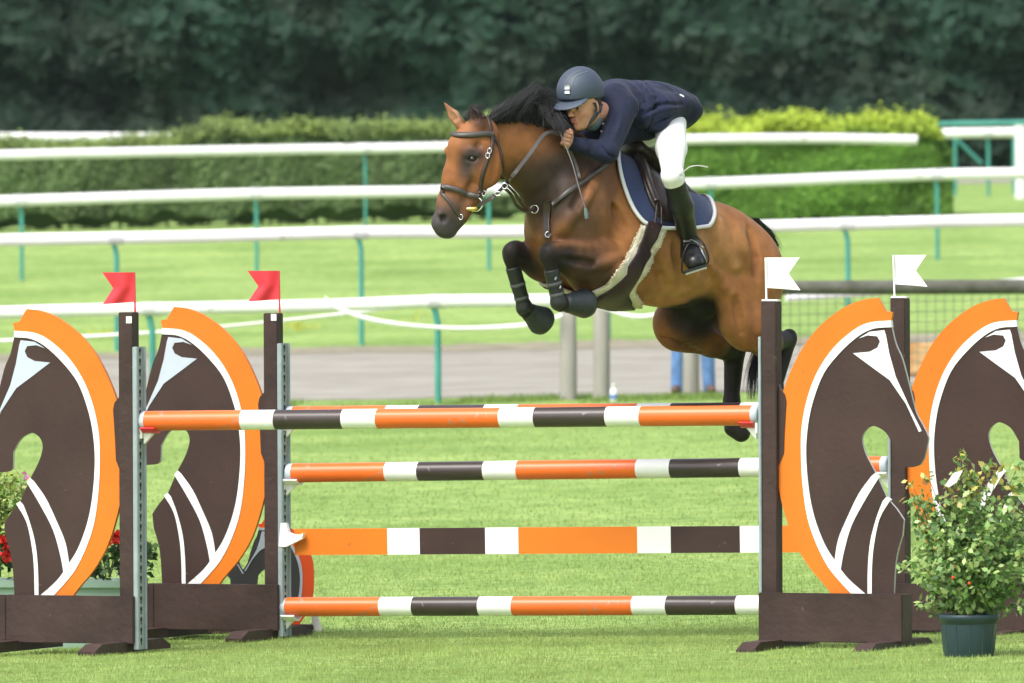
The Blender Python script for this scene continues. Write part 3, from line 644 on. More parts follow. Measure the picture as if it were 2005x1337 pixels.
# ================================================================ SCULPTING (smooth union of simple volumes -> one skin)
class Sculpt:
    def __init__(s, h): s.p = []; s.h = h; s.cuts = []; s.paint = []
    def cap(s, a, b, ra, rb, col=(.5, .5, .5), k=.03, ax=None, fl=1., neg=False):
        s.p.append(('c', np.array(a, float), np.array(b, float), ra, rb, None if ax is None else np.array(ax, float), fl, np.array(col), k, neg)); return s
    def ell(s, c, r, axes, col=(.5, .5, .5), k=.05, neg=False):
        s.p.append(('e', np.array(c, float), np.array(axes, float), np.array(r, float), max(r), None, 1., np.array(col), k, neg)); return s
    def ball(s, c, r, col=(.5, .5, .5), k=.03, neg=False): return s.cap(c, c, r, r, col, k, neg=neg)
    def cut(s, p, n, k=.004): s.cuts.append((np.array(p, float), np.array(n, float), k)); return s
    @staticmethod
    def dist(p, X):
        if p[0] == 'e':
            q = (X-p[1]) @ p[2].T; k0 = np.linalg.norm(q/p[3], axis=-1); k1 = np.linalg.norm(q/(p[3]**2), axis=-1)
            return k0*(k0-1)/np.maximum(k1, 1e-6)
        a, b, ra, rb, ax, fl = p[1:7]; ab = b-a; L2 = max(float(ab @ ab), 1e-9)
        Y = X-a; t = np.clip((Y @ ab)/L2, 0, 1); D = Y-t[..., None]*ab
        if ax is not None: D = D+(D @ ax)[..., None]*ax*(1/fl-1)
        d = np.linalg.norm(D, axis=-1)-(ra+(rb-ra)*t)
        return d*(fl if ax is not None and fl < 1 else 1)
    def bounds(s, p):
        if p[0] == 'e':
            e = np.sqrt(((p[2]*p[3][:, None])**2).sum(0)); return p[1]-e, p[1]+e
        r = max(p[3], p[4])*max(1, p[6]); return np.minimum(p[1], p[2])-r, np.maximum(p[1], p[2])+r
    def mesh(s, name, mats, smooth_iter=1, attr=True):
        h = s.h; B = [s.bounds(p) for p in s.p if not p[9]]
        lo = np.min([b[0] for b in B], 0)-4*h-.02; hi = np.max([b[1] for b in B], 0)+4*h+.02
        n = np.ceil((hi-lo)/h).astype(int)+1; f = np.full(n, .2, np.float32)
        gx = [lo[i]+h*np.arange(n[i]) for i in range(3)]
        def sub(a, b): 
            i0 = np.maximum(0, np.floor((a-lo)/h).astype(int)); i1 = np.minimum(n, np.ceil((b-lo)/h).astype(int)+1)
            sl = tuple(slice(i0[i], i1[i]) for i in range(3)); X = np.stack(np.meshgrid(*[gx[i][sl[i]] for i in range(3)], indexing='ij'), -1); return sl, X
        for p in s.p:
            a, b = s.bounds(p); k = p[8]; pad = k+3*h; sl, X = sub(a-pad, b+pad)
            if X.size == 0: continue
            d = s.dist(p, X).astype(np.float32); c = f[sl]
            if p[9]: m = np.maximum(k-np.abs(c+d), 0)/k; f[sl] = np.maximum(c, -d)+m*m*k*.25
            else: m = np.maximum(k-np.abs(c-d), 0)/k; f[sl] = np.minimum(c, d)-m*m*k*.25
        if s.cuts:
            sl, X = sub(lo, hi)
            for p, nn, k in s.cuts:
                d = ((X-p) @ nn).astype(np.float32); m = np.maximum(k-np.abs(f-d), 0)/k; f = np.maximum(f, d)+m*m*k*.25
        ins = f < 0; cnt = np.zeros(n-1, np.int8)
        for dx in (0, 1):
            for dy in (0, 1):
                for dz in (0, 1): cnt += ins[dx:n[0]-1+dx, dy:n[1]-1+dy, dz:n[2]-1+dz]
        act = (cnt > 0) & (cnt < 8); I = np.argwhere(act); idx = np.full(n-1, -1, np.int32); idx[act] = np.arange(len(I))
        acc = np.zeros((len(I), 3)); w_ = np.zeros(len(I))
        cor = [(x, y, z) for x in (0, 1) for y in (0, 1) for z in (0, 1)]
        val = {c: f[I[:, 0]+c[0], I[:, 1]+c[1], I[:, 2]+c[2]] for c in cor}
        for c in cor:
            for axn in range(3):
                if c[axn] == 0:
                    e = list(c); e[axn] = 1; e = tuple(e); va, vb = val[c], val[e]; m = (va < 0) != (vb < 0)
                    t = np.where(m, va/np.where(m, va-vb, 1), 0); pt = np.array(c)[None]+t[:, None]*(np.array(e)-np.array(c))[None]
                    acc[m] += pt[m]; w_[m] += 1
        V = lo+h*(I+acc/w_[:, None])
        Q = []
        for axn in range(3):
            o1, o2 = [(1, 2), (2, 0), (0, 1)][axn]
            a = [slice(None)]*3; b = [slice(None)]*3; a[axn] = slice(0, -1); b[axn] = slice(1, None)
            for sgn in (0, 1):
                A, Bv = ins[tuple(a)], ins[tuple(b)]; m = (A & ~Bv) if sgn == 0 else (~A & Bv); E = np.argwhere(m)
                E = E[(E[:, o1] > 0) & (E[:, o2] > 0) & (E[:, o1] < n[o1]-1) & (E[:, o2] < n[o2]-1)]
                def g(d1, d2): q = E.copy(); q[:, o1] -= d1; q[:, o2] -= d2; return idx[q[:, 0], q[:, 1], q[:, 2]]
                q = [g(1, 1), g(0, 1), g(0, 0), g(1, 0)]
                Q.append(np.stack(q if sgn == 0 else q[::-1], -1))
        Fq = np.vstack(Q)
        for _ in range(smooth_iter):     # light relaxation
            sm = np.zeros_like(V); ct = np.zeros(len(V))
            for a_, b_ in ((0, 1), (1, 2), (2, 3), (3, 0)):
                np.add.at(sm, Fq[:, a_], V[Fq[:, b_]]); np.add.at(ct, Fq[:, a_], 1); np.add.at(sm, Fq[:, b_], V[Fq[:, a_]]); np.add.at(ct, Fq[:, b_], 1)
            V = V*.4+.6*sm/ct[:, None]
        s.V, s.F = V, Fq
        W = np.zeros(len(V)); Cc = np.zeros((len(V), 3))
        for p in s.p:
            if p[9]: continue
            a, b = s.bounds(p); m = np.all((V > a-.1) & (V < b+.1), 1)
            d = s.dist(p, V[m]); ww = np.exp(-np.maximum(d, -.01)/.012); W[m] += ww; Cc[m] += ww[:, None]*p[7]
        Cc /= np.maximum(W, 1e-9)[:, None]
        for c, r, col, st, pw in s.paint:
            c = np.array(c); r_ = np.array(r)
            if r_.ndim == 2: q = (V-c) @ r_.T; d = np.linalg.norm(q, axis=1)
            else: d = np.linalg.norm((V-c)/r_, axis=1)
            t = (st*np.clip((1-d)*pw, 0, 1))[:, None]; Cc = Cc*(1-t)+np.array(col)*t
        s.C = Cc
        return npmesh(name, V, Fq, mats, True, None, Cc)
    def bvh(s): return BVHTree.FromPolygons([tuple(v) for v in s.V], [tuple(f) for f in s.F])
# ================================================================ THE HORSE
SC = 392.0
Fv = Vector((-.73, -.683, 0)).normalized(); Lv = Vector((.683, -.73, 0)).normalized(); Uv = Vector((0, 0, 1))
F3 = (Fv*math.cos(R(9))+Uv*math.sin(R(9))); U3 = (Uv*math.cos(R(9))-Fv*math.sin(R(9))); AX = [list(F3), list(Lv), list(U3)]
dmid = lambda px: 50.8+(px-1060)*.00235
def H(px, py, l=0., dd=0.): return P(px, py, dmid(px)-1.36*l+dd)
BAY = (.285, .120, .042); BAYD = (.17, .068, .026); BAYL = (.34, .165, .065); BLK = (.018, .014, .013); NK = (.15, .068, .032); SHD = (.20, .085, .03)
h_ = Sculpt(.0068)
r = lambda x: x/SC
# barrel, chest, croup
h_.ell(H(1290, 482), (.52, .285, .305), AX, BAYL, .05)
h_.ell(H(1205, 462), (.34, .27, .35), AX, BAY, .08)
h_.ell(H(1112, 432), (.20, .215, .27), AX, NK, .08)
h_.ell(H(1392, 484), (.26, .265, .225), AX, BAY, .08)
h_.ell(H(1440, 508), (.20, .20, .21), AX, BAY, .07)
h_.cap(H(1235, 345), H(1190, 322), .07, .06, BAYD, .10)
# shoulders
h_.ell(H(1135, 435, .16), (.15, .09, .24), [list((F3*.9-U3*.43)), list(Lv), list((U3*.9+F3*.43))], SHD, .06)
h_.ell(H(1100, 420, -.16), (.14, .09, .22), AX, NK, .06)
h_.ball(H(1092, 462, .10), .075, NK, .06); h_.ball(H(1060, 455, -.09), .07, NK, .06)
# neck
h_.cap(H(958, 282), H(1012, 291), r(47), r(57), BAY, .05, Lv, .62)
h_.cap(H(1012, 291), H(1069, 318), r(56), r(76), NK, .06, Lv, .62)
h_.cap(H(1069, 318), H(1132, 385), r(76), r(110), NK, .08, Lv, .66)
h_.cap(H(1036, 352), H(1078, 440), r(14), r(42), NK, .05, Lv, .8)
h_.cap(H(1040, 250), H(1150, 300), r(14), r(28), NK, .05)
# haunches and hind legs
h_.ell(H(1468, 552, .15), (.19, .115, .26), AX, BAY, .06)
h_.ell(H(1405, 530, -.13), (.20, .12, .27), AX, BAYD, .07)
h_.cap(H(1474, 540, .17), H(1462, 640, .19), r(68), r(46), BAY, .06, Lv, .75)
h_.cap(H(1425, 560, .19), H(1440, 630, .2), r(30), r(34), BAY, .06)
h_.cap(H(1465, 640, .19), H(1500, 672, .17, .12), r(44), r(30), BAYD, .04)
h_.cap(H(1500, 672, .17, .12), H(1543, 664, .16, .2), r(28), r(16), BLK, .03)
h_.ball(H(1546, 657, .16, .2), r(14), BLK, .02)
h_.cap(H(1543, 668, .16, .2), H(1519, 762, .16, .15), r(16), r(11.5), BLK, .02)
h_.cap(H(1519, 762, .16, .15), H(1517, 778, .16, .15), r(16), r(15), BLK, .02)
h_.cap(H(1515, 780, .16, .15), H(1506, 806, .16, .1), r(12), r(14), BLK, .02)
h_.cap(H(1506, 806, .16, .1), H(1500, 824, .16, .08), r(16), r(20), (.03, .027, .025), .006)
h_.cap(H(1392, 555, -.14), H(1338, 630, -.15), r(70), r(50), BAYD, .06, Lv, .8)
h_.ball(H(1320, 628, -.15), r(40), BAY, .05)
h_.cap(H(1330, 642, -.15), H(1395, 668, -.15), r(46), r(30), BAYD, .05)
h_.cap(H(1395, 668, -.15), H(1434, 685, -.15, .05), r(31), r(25), BLK, .03)
h_.cap(H(1420, 652, -.15, .06), H(1440, 680, -.15, .06), r(10), r(16), BLK, .03)
h_.cap(H(1438, 690, -.15, .05), H(1432, 785, -.15, .05), r(21), r(15), BLK, .02)
h_.cap(H(1433, 785, -.15, .05), H(1432, 806, -.15, .05), r(17), r(16), BLK, .02)
h_.cap(H(1432, 808, -.15, .05), H(1440, 834, -.15, .02), r(13), r(15), BLK, .02)
h_.cap(H(1434, 838, -.15, .02), H(1451, 847, -.15, -.02), r(17), r(19), (.035, .032, .03), .008)
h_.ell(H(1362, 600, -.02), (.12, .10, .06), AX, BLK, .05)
# front legs
def front(l, el, fa, kn, c0, c1, ft, hf, dk):
    h_.ball(H(*el, l), r(42), SHD if l > 0 else NK, .05)
    h_.cap(H(*el, l), H(*fa, l), r(50), r(38), SHD if l > 0 else NK, .05)
    h_.cap(H(*fa, l), H(*kn, l), r(36), r(21), BLK, .03)
    h_.ball(H(kn[0]+6, kn[1]-5, l), r(19), BLK, .012); h_.ball(H(kn[0]-1, kn[1]+6, l), r(17.5), BLK, .012); h_.ball(H(kn[0]+14, kn[1]+12, l), r(12), BLK, .012)
    h_.cap(H(c0[0], c0[1], l), H(c1[0], c1[1], l), r(13.5), r(11.5), BLK, .02)
    h_.ball(H(*ft, l), r(16.5), BLK, .015)
    h_.cap(H(*ft, l), H((ft[0]+hf[0])/2, (ft[1]+hf[1])/2, l), r(13.5), r(14), BLK, .015)
    h_.cap(H((ft[0]*.45+hf[0]*.55), (ft[1]*.45+hf[1]*.55), l), H(*hf, l), r(16), r(21), (.035, .032, .03), .006)
front(.17, (1190, 525), (1128, 510), (1076, 496), (1076, 515), (1091, 586), (1097, 594), (1138, 594), 0)
front(-.17, (1120, 520), (1062, 512), (1004, 494), (1001, 510), (1024, 598), (1029, 606), (1055, 624), 0)
h_.ell(H(1165, 545, .12), (.16, .10, .10), AX, SHD, .06)
# muscles and hollows
for c, rr, l in (((1205, 395), .05, .26),): pass
h_.ell(H(1150, 505, .2), (.10, .05, .07), AX, SHD, .04)
h_.cap(H(1105, 464, .29), H(1200, 474, .30), .014, .016, SHD, .035, neg=True); h_.cap(H(1218, 478, .31), H(1226, 556, .29), .016, .012, SHD, .04, neg=True)
h_.cap(H(1000, 330, .16), H(1075, 430, .2), .007, .01, NK, .04, neg=True); h_.cap(H(1010, 265, .15), H(1090, 330, .2), .006, .008, NK, .04, neg=True)
h_.cap(H(1140, 470, .27), H(1160, 540, .28), .006, .006, SHD, .03, neg=True)
h_.ell(H(1180, 500, .22), (.09, .05, .08), AX, SHD, .03); h_.cap(H(1370, 560, .25), H(1300, 590, .22), .01, .006, BAY, .05, neg=True)
h_.cap(H(1392, 450, .28), H(1420, 560, .26), .018, .024, BAY, .05, neg=True)
h_.cap(H(1405, 440, .22), H(1440, 520, .26), .02, .02, BAYL, .05)
h_.cap(H(1500, 520, .25), H(1490, 640, .24), .006, .012, BAYD, .05, neg=True)
h_.cap(H(1172, 360, .27), H(1128, 470, .27), .006, .008, BAY, .04, neg=True)
def surf(sk, px, py, d0=50.0, d1=52.4):
    X = ORI_n+RAYn(px, py)[None]*np.arange(d0, d1, .005)[:, None]; f = np.full(len(X), 9.)
    for p in sk.p:
        if not p[9]: f = np.minimum(f, Sculpt.dist(p, X))
    i = int(np.argmax(f < 0)); i = i if f[i] < 0 else int(np.argmin(f)); return X[i]
ORI_n = np.array(tuple(ORI)); RAYn = lambda x, y: np.array(tuple(ray(x, y)))
def crease(sk, a, c, ra, rb, k, neg, mid=None, n=5, dd=(50.0, 52.4)):
    pts = cr([a, mid, c], 3) if mid else [np.array(a)*(1-t)+np.array(c)*t for t in np.linspace(0, 1, n+1)]
    q = [surf(sk, *p[:2], *dd) for p in pts]; m = len(q)-1
    jobs.append([(q[i], q[i+1], (ra+(rb-ra)*i/m)*(.35+.65*math.sin(math.pi*min(1, (i+.5)/m))), (ra+(rb-ra)*(i+1)/m)*(.35+.65*math.sin(math.pi*min(1, (i+.5)/m))), k, neg) for i in range(m)])
jobs = []
def flush(sk, col):
    for jb in jobs:
        for a_, b_, r0, r1, k, ng in jb: sk.cap(a_, b_, r0, r1, col, k, neg=ng)
    jobs.clear()
# finer muscle relief: ridges (+) and grooves (-) on the near side
for a, c, ra, rb, k, ng in (((1166, 352, .25), (1132, 420, .28), .006, .008, .05, 0), ((1148, 352, .24), (1118, 418, .26), .004, .005, .04, 1), ((1120, 420, .26), (1098, 452, .24), .010, .008, .05, 0),
    ((1192, 400, .28), (1226, 455, .30), .014, .012, .04, 1), ((1092, 480, .25), (1165, 485, .29), .016, .022, .025, 0), ((1100, 506, .26), (1180, 520, .29), .010, .014, .025, 1), ((1170, 520, .28), (1212, 505, .29), .022, .026, .03, 0), ((1195, 540, .28), (1214, 520, .29), .018, .02, .03, 0),
    ((1428, 575, .25), (1390, 520, .28), .014, .010, .04, 0), ((1440, 445, .22), (1462, 520, .27), .010, .012, .06, 0), ((1468, 450, .22), (1480, 540, .26), .004, .005, .05, 1), ((1440, 585, .27), (1450, 650, .26), .012, .012, .03, 1), ((1478, 600, .27), (1486, 660, .25), .018, .012, .03, 0), ((1462, 655, .26), (1500, 690, .22), .008, .006, .02, 0),
    ((1310, 640, -.02), (1360, 662, -.04), .012, .010, .03, 0), ((1300, 660, -.03), (1370, 690, -.05), .008, .006, .03, 1), ((1395, 650, -.03), (1425, 675, -.05), .010, .012, .02, 0),
    ((1262, 470, .31), (1300, 560, .29), .008, .008, .05, 1), ((1320, 480, .31), (1345, 560, .29), .008, .008, .05, 1), ((1245, 585, .2), (1340, 590, .2), .012, .010, .04, 0), ((1350, 470, .31), (1385, 540, .29), .008, .008, .05, 1)):
    crease(h_, a[:2], c[:2], ra, rb, k, bool(ng))
flush(h_, BAY)
# head
Lh = Vector((.45, -.89, 0)).normalized(); Fh = Vector((-.89, -.45, 0)).normalized()
def HH(px, py, l=0., dd=0.): return P(px, py, 50.42-.95*l+dd)
HAX = [list(Fh), list(Lh), [0, 0, 1]]
HB = (.25, .098, .036); MUZ = (.062, .055, .055)
h_.cap(HH(940, 268), HH(926, 292), r(40), r(48), HB, .03, Lh, .72)
h_.cap(HH(924, 300), HH(905, 350), r(49), r(38), HB, .03, Lh, .66)
h_.cap(HH(905, 350), HH(888, 398), r(38), r(31), HB, .03, Lh, .68)
h_.cap(HH(888, 398), HH(872, 436), r(31), r(26), MUZ, .03, Lh, .85)
h_.cap(HH(869, 437), HH(872, 446), r(23), r(20), MUZ, .02, Lh, 1.0)
h_.ball(HH(880, 452), r(13), MUZ, .02); h_.ball(HH(893, 436), r(14), MUZ, .02)
for sg in (1, -1):
    h_.ell(HH(952, 322, sg*.045), (r(36), .045, r(46)), HAX, HB, .03)
    h_.cap(HH(935, 372, sg*.03), HH(905, 425, sg*.02), r(16), r(11), (.16, .07, .035), .025)
    h_.cap(HH(918, 322, sg*.055), HH(896, 385, sg*.045), r(8), r(5), HB, .03)
h_.ell(HH(921, 300, .082), (.040, .022, .030), HAX, HB, .02); h_.ell(HH(884, 296, -.082), (.040, .024, .034), HAX, HB, .02)
h_.ball(HH(925, 311, .105), r(8.5), HB, .012, neg=True)
h_.cap(HH(922, 292, .103), HH(936, 298, .10), r(4), r(4), HB, .012)
h_.ell(HH(868, 427, .060), (.015, .018, .025), HAX, (.01, .008, .008), .010, neg=True); h_.cap(HH(860, 418, .055), HH(874, 416, .055), r(4), r(3), MUZ, .012)
h_.ball(HH(936, 284, .09), .010, HB, .03, neg=True); h_.cap(HH(900, 375, .06), HH(925, 330, .075), .004, .007, HB, .025); h_.cap(HH(968, 300, .075), HH(965, 350, .07), .008, .006, HB, .03, neg=True)
h_.cap(HH(913, 304, .098), HH(938, 303, .100), r(4.5), r(4), HB, .01); h_.cap(HH(915, 318, .094), HH(936, 317, .096), r(3), r(3), HB, .012)
h_.ell(HH(851, 424, -.05), (.012, .012, .02), HAX, MUZ, .012, neg=True)
h_.cap(HH(853, 458, .06), HH(888, 447, .06), r(1.5), r(1.5), MUZ, .008, neg=True)
# ears
def ear(p0, p1, p2, l, w0, col):
    a, b, c = HH(*p0, l), HH(*p1, l), HH(*p2, l)
    h_.cap(a, b, r(w0), r(w0*.95), col, .02); h_.cap(b, c, r(w0*.95), r(1.0), col, .012)
    n = Vector((-.5, -.85, .1)).normalized(); o = n*r(w0*.8)
    h_.cap(a.lerp(b, .6)+o, b+o, r(w0*.55), r(w0*.5), col, .008, neg=True); h_.cap(b+o, b.lerp(c, .75)+o*.6, r(w0*.5), r(2), col, .008, neg=True)
ear((903, 246), (889, 226), (868, 198), -.05, 11, (.26, .12, .06))
ear((941, 246), (932, 224), (919, 200), .05, 12, (.016, .013, .013))
# coat markings, with neck and inner thigh shade painted into the colour
def pt(c, rad, col, st=.9, pw=1.6): h_.paint.append((np.array(c), np.array([rad]*3 if np.isscalar(rad) else rad), col, st, pw))
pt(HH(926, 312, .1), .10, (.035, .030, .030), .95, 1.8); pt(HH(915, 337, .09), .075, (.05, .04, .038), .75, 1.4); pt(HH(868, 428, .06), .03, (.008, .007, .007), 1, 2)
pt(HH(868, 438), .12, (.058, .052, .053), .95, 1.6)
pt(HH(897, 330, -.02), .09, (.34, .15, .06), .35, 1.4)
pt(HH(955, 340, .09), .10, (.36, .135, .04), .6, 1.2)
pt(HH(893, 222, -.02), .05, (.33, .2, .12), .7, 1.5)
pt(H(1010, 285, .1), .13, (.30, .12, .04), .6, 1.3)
pt(H(1062, 385, .1), .24, (.035, .024, .02), .92, 1.5); pt(H(1085, 350, .16), .17, (.05, .034, .026), .8, 1.3); pt(H(1020, 350, .1), .10, (.06, .038, .028), .8, 1.4); pt(H(1035, 345, .1), .14, (.07, .045, .03), .7, 1.3); pt(H(1110, 330, .12), .18, (.05, .033, .027), .75, 1.3); pt(H(1140, 290, .1), .2, (.04, .03, .025), .8, 1.3)  # dark seal bay neck, its shading painted in as well
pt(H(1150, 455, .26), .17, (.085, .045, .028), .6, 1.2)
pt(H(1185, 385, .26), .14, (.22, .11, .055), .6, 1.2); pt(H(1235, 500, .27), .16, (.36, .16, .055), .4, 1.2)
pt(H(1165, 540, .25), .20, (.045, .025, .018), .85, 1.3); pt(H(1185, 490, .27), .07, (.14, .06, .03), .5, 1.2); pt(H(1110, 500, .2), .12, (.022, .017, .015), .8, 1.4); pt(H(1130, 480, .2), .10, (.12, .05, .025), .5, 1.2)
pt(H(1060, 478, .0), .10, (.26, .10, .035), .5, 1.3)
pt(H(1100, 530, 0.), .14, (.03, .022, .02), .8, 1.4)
pt(H(1362, 618, .0), .23, BLK, .95, 1.8); pt(H(1330, 600, -.05), .13, BLK, .9, 1.6); pt(H(1390, 610, -.05), .14, BLK, .7, 1.5)  # shadow on the inner hind thigh, painted as black coat
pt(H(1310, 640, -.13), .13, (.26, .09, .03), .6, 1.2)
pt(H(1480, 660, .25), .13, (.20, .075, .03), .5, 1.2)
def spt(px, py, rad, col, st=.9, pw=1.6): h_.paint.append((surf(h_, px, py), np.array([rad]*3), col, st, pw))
spt(1345, 600, .17, BLK, .97, 2.2); spt(1388, 612, .14, BLK, .95, 2.0); spt(1335, 628, .09, BLK, .7, 1.5); spt(1378, 640, .07, BLK, .7, 1.5); spt(1400, 600, .08, BLK, .9, 2)  # more painted shade between the hind legs
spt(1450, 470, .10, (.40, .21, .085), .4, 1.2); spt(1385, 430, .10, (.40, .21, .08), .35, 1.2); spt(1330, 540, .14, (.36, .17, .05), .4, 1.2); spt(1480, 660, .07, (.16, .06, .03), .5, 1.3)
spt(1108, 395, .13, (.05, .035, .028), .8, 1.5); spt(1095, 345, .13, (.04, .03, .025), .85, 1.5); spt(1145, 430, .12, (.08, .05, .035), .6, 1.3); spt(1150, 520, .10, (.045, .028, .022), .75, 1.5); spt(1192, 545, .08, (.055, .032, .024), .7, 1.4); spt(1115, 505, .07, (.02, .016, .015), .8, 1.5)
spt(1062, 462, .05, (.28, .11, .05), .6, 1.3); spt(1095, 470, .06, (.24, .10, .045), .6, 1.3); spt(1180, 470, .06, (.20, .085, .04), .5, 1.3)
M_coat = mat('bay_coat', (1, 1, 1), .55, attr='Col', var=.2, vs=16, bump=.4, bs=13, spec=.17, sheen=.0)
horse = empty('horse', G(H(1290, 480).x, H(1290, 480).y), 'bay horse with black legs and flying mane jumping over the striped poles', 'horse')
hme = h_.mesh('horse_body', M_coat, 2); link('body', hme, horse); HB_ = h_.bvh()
def hit(px, py, off=0., bv=None):
    bv = bv or HB_; d = ray(px, py).normalized(); q = bv.ray_cast(ORI, d)
    if q[0] is None:
        z = P(px, py, dmid(px)); q = bv.find_nearest(z); nn = q[1]
        return q[0]+nn*off, nn
    return q[0]+q[1]*off, q[1]
def reflect(p): o = H(1290, 480); return p-Lv*2*((p-o).dot(Lv))
def rdir(v): return v-Lv*2*v.dot(Lv)
def strap(pts, wd, th=.004, off=.003, bv=None, n=6, mb=None, m=0, mirror=False, wob=0.):
    """a flat strap laid on a surface along image points"""
    q = []; 
    for px, py in cr(pts, n):
        a, nn = hit(px, py, off, bv); q.append((a, nn))
    mb = mb or MB(); k = len(q)
    for mir in ((0, 1) if mirror else (0,)):
        V = []; rg = random.Random(4)
        pp = [(reflect(a), rdir(nn)) if mir else (a, nn) for a, nn in q]
        if mir: pp = [((lambda z: (z[0]+z[1]*off, z[1]))((bv or HB_).find_nearest(a))) for a, nn in pp]
        ps_ = [a for a, _ in pp]; ps_ = [ps_[0]]+[(ps_[i-1]+ps_[i]*2+ps_[i+1])/4 for i in range(1, k-1)]+[ps_[-1]]
        for i in range(k):
            t = (ps_[min(i+1, k-1)]-ps_[max(i-1, 0)]).normalized(); nn = pp[i][1]; nn = (nn-t*nn.dot(t)).normalized(); s = t.cross(nn)
            ww = (wd[0]+(wd[1]-wd[0])*i/(k-1) if isinstance(wd, (tuple, list)) else wd)/2*(1+wob*rg.uniform(-1, 1)); a = ps_[i]
            V += [a-s*ww, a-s*ww*.8+nn*th, a+s*ww*.8+nn*th, a+s*ww, a-nn*.004]
        F = [[i*5+j, i*5+(j+1) % 5, i*5+5+(j+1) % 5, i*5+5+j] for i in range(k-1) for j in range(5)]+[[0, 1, 2, 3, 4], [(k-1)*5+j for j in (4, 3, 2, 1, 0)]]
        mb.add(V, F, m, True)
    return mb
# eyes
M_eye = mat('horse_eye', (.008, .006, .006), .05, spec=.8)
for a in ((925, 311, .089), (884, 304, -.098)):
    bm = bmesh.new(); bmesh.ops.create_uvsphere(bm, u_segments=20, v_segments=14, radius=.019); c = HH(*a)
    MB().add([v.co+c for v in bm.verts], [[v.index for v in f.verts] for f in bm.faces], 0, True).build('eye', M_eye, horse); bm.free()
# hair: many fine tapering locks
def locks(name, specs, m, parent, seed=1, sub=9):
    g = np.random.default_rng(seed); V = []; F = []
    for pts, n, spread, wd in specs:
        base = np.array([tuple(p) for p in pts], float)
        for _ in range(n):
            j0 = g.normal(size=3)*spread[0]; j1 = g.normal(size=3)*spread[1]; j2 = g.normal(size=3)*spread[1]*.5
            T = np.linspace(0, 1, len(base)); q = base+j0[None]*(1-T)[:, None]+j1[None]*(T**1.5)[:, None]+j2[None]*np.sin(T*math.pi*1.5)[:, None]
            L_ = .55+.45*g.random(); c = np.array(cr(list(q), 4)); c = c[:max(4, int(len(c)*L_))]
            t = np.gradient(c, axis=0); t /= np.linalg.norm(t, axis=1)[:, None]+1e-9; sd_ = np.cross(t, g.normal(size=3)); sd_ /= np.linalg.norm(sd_, axis=1)[:, None]+1e-9
            ww = wd*(.5+g.random())*(1-np.linspace(0, 1, len(c))**2*.93)[:, None]
            nb = np.cross(t, sd_); o = len(V); k = len(c)
            for i in range(k): V += [c[i]-sd_[i]*ww[i], c[i]+sd_[i]*ww[i]+nb[i]*ww[i]*.4, c[i]+nb[i]*ww[i]*.9]
            for i in range(k-1):
                for j in range(3): F.append([o+i*3+j, o+i*3+(j+1) % 3, o+i*3+3+(j+1) % 3, o+i*3+3+j])
    return link(name, npmesh(name, V, F, m, True), parent)
M_hair = mat('black_hair', (.022, .022, .024), .45, var=.3, vs=30, spec=.4)
sp = []; g = np.random.default_rng(12)
crest = [(948, 238), (975, 232), (1005, 230), (1040, 238), (1070, 248), (1095, 262)]
envx, envy = [930, 950, 985, 1015, 1040, 1054, 1068, 1085, 1115, 1130], [232, 224, 206, 190, 176, 168, 184, 196, 215, 245]
for i in range(420):
    t = g.random()**.85; c = cr(crest, 10); bx, by = c[int(t*(len(c)-1))]; l = g.normal()*.02; k = (.3+.85*g.random()**.8)
    back = 38+50*g.random(); tx = min(bx+back, 1092+24*g.random())
    def yy(x, f): return by-(by-np.interp(x, envx, envy))*f*k
    sp.append(([H(bx, by+5, l, -.05), H(bx+(tx-bx)*.3, yy(bx+(tx-bx)*.3, .75), l*1.2+.01, -.06), H(bx+(tx-bx)*.65, yy(bx+(tx-bx)*.65, 1.), l*1.4+.02, -.06), H(tx, yy(tx, .85)+8*g.random(), l*2+.03, -.07)], 6, (.009, .014), .0018))
for i in range(110):            # where it falls beside the neck in front of the rider
    t = g.random(); bx = 1040+60*t; by = 240+20*t; sp.append(([H(bx, by+4, .02, -.05), H(bx+12, by-24-16*g.random(), .05, -.06), H(bx+24, by-14, .09, -.08), H(min(bx+20+12*g.random(), 1112), by+8+14*g.random(), .11, -.1)], 6, (.012, .018), .0019))
for i in range(22):
    x = 1000+60*g.random(); sp.append(([H(x, 215, 0, -.05), H(x+20, 195, 0, -.05), H(x+40, 180-8*g.random(), 0, -.05), H(x+62, 172+22*g.normal(), 0, -.05)], 3, (.012, .022), .0011))
for i in range(40):           # forelock blown back between the ears
    sp.append(([HH(925, 243), HH(922, 228), HH(930+10*g.random(), 212, 0, .02), HH(955+15*g.random(), 210-8*g.random(), 0, .05)], 5, (.016, .018), .0018))
locks('mane', sp, M_hair, horse, 3)
sp = []
for i in range(70):
    a = g.normal()*7
    sp.append(([H(1478+a*.3, 438, .0, .05), H(1500+a*.4, 462, -.0, .14), H(1509+a*.4, 500, -.02, .24), H(1512+a*.6, 570, -.02, .27), H(1505+a, 650, -.02, .22), H(1478+a*.7, 720, .0, .02), H(1470+a*.9, 805, .0, .0)], 16, (.010, .016), .0034))
for i in range(10):
    a = g.normal()*4; sp.append(([H(1478, 442, 0, .05), H(1500, 452, 0, .1), H(1522, 478, 0, .16), H(1530+a, 512, 0, .2)], 6, (.008, .02), .002))
locks('tail', sp, M_hair, horse, 5)
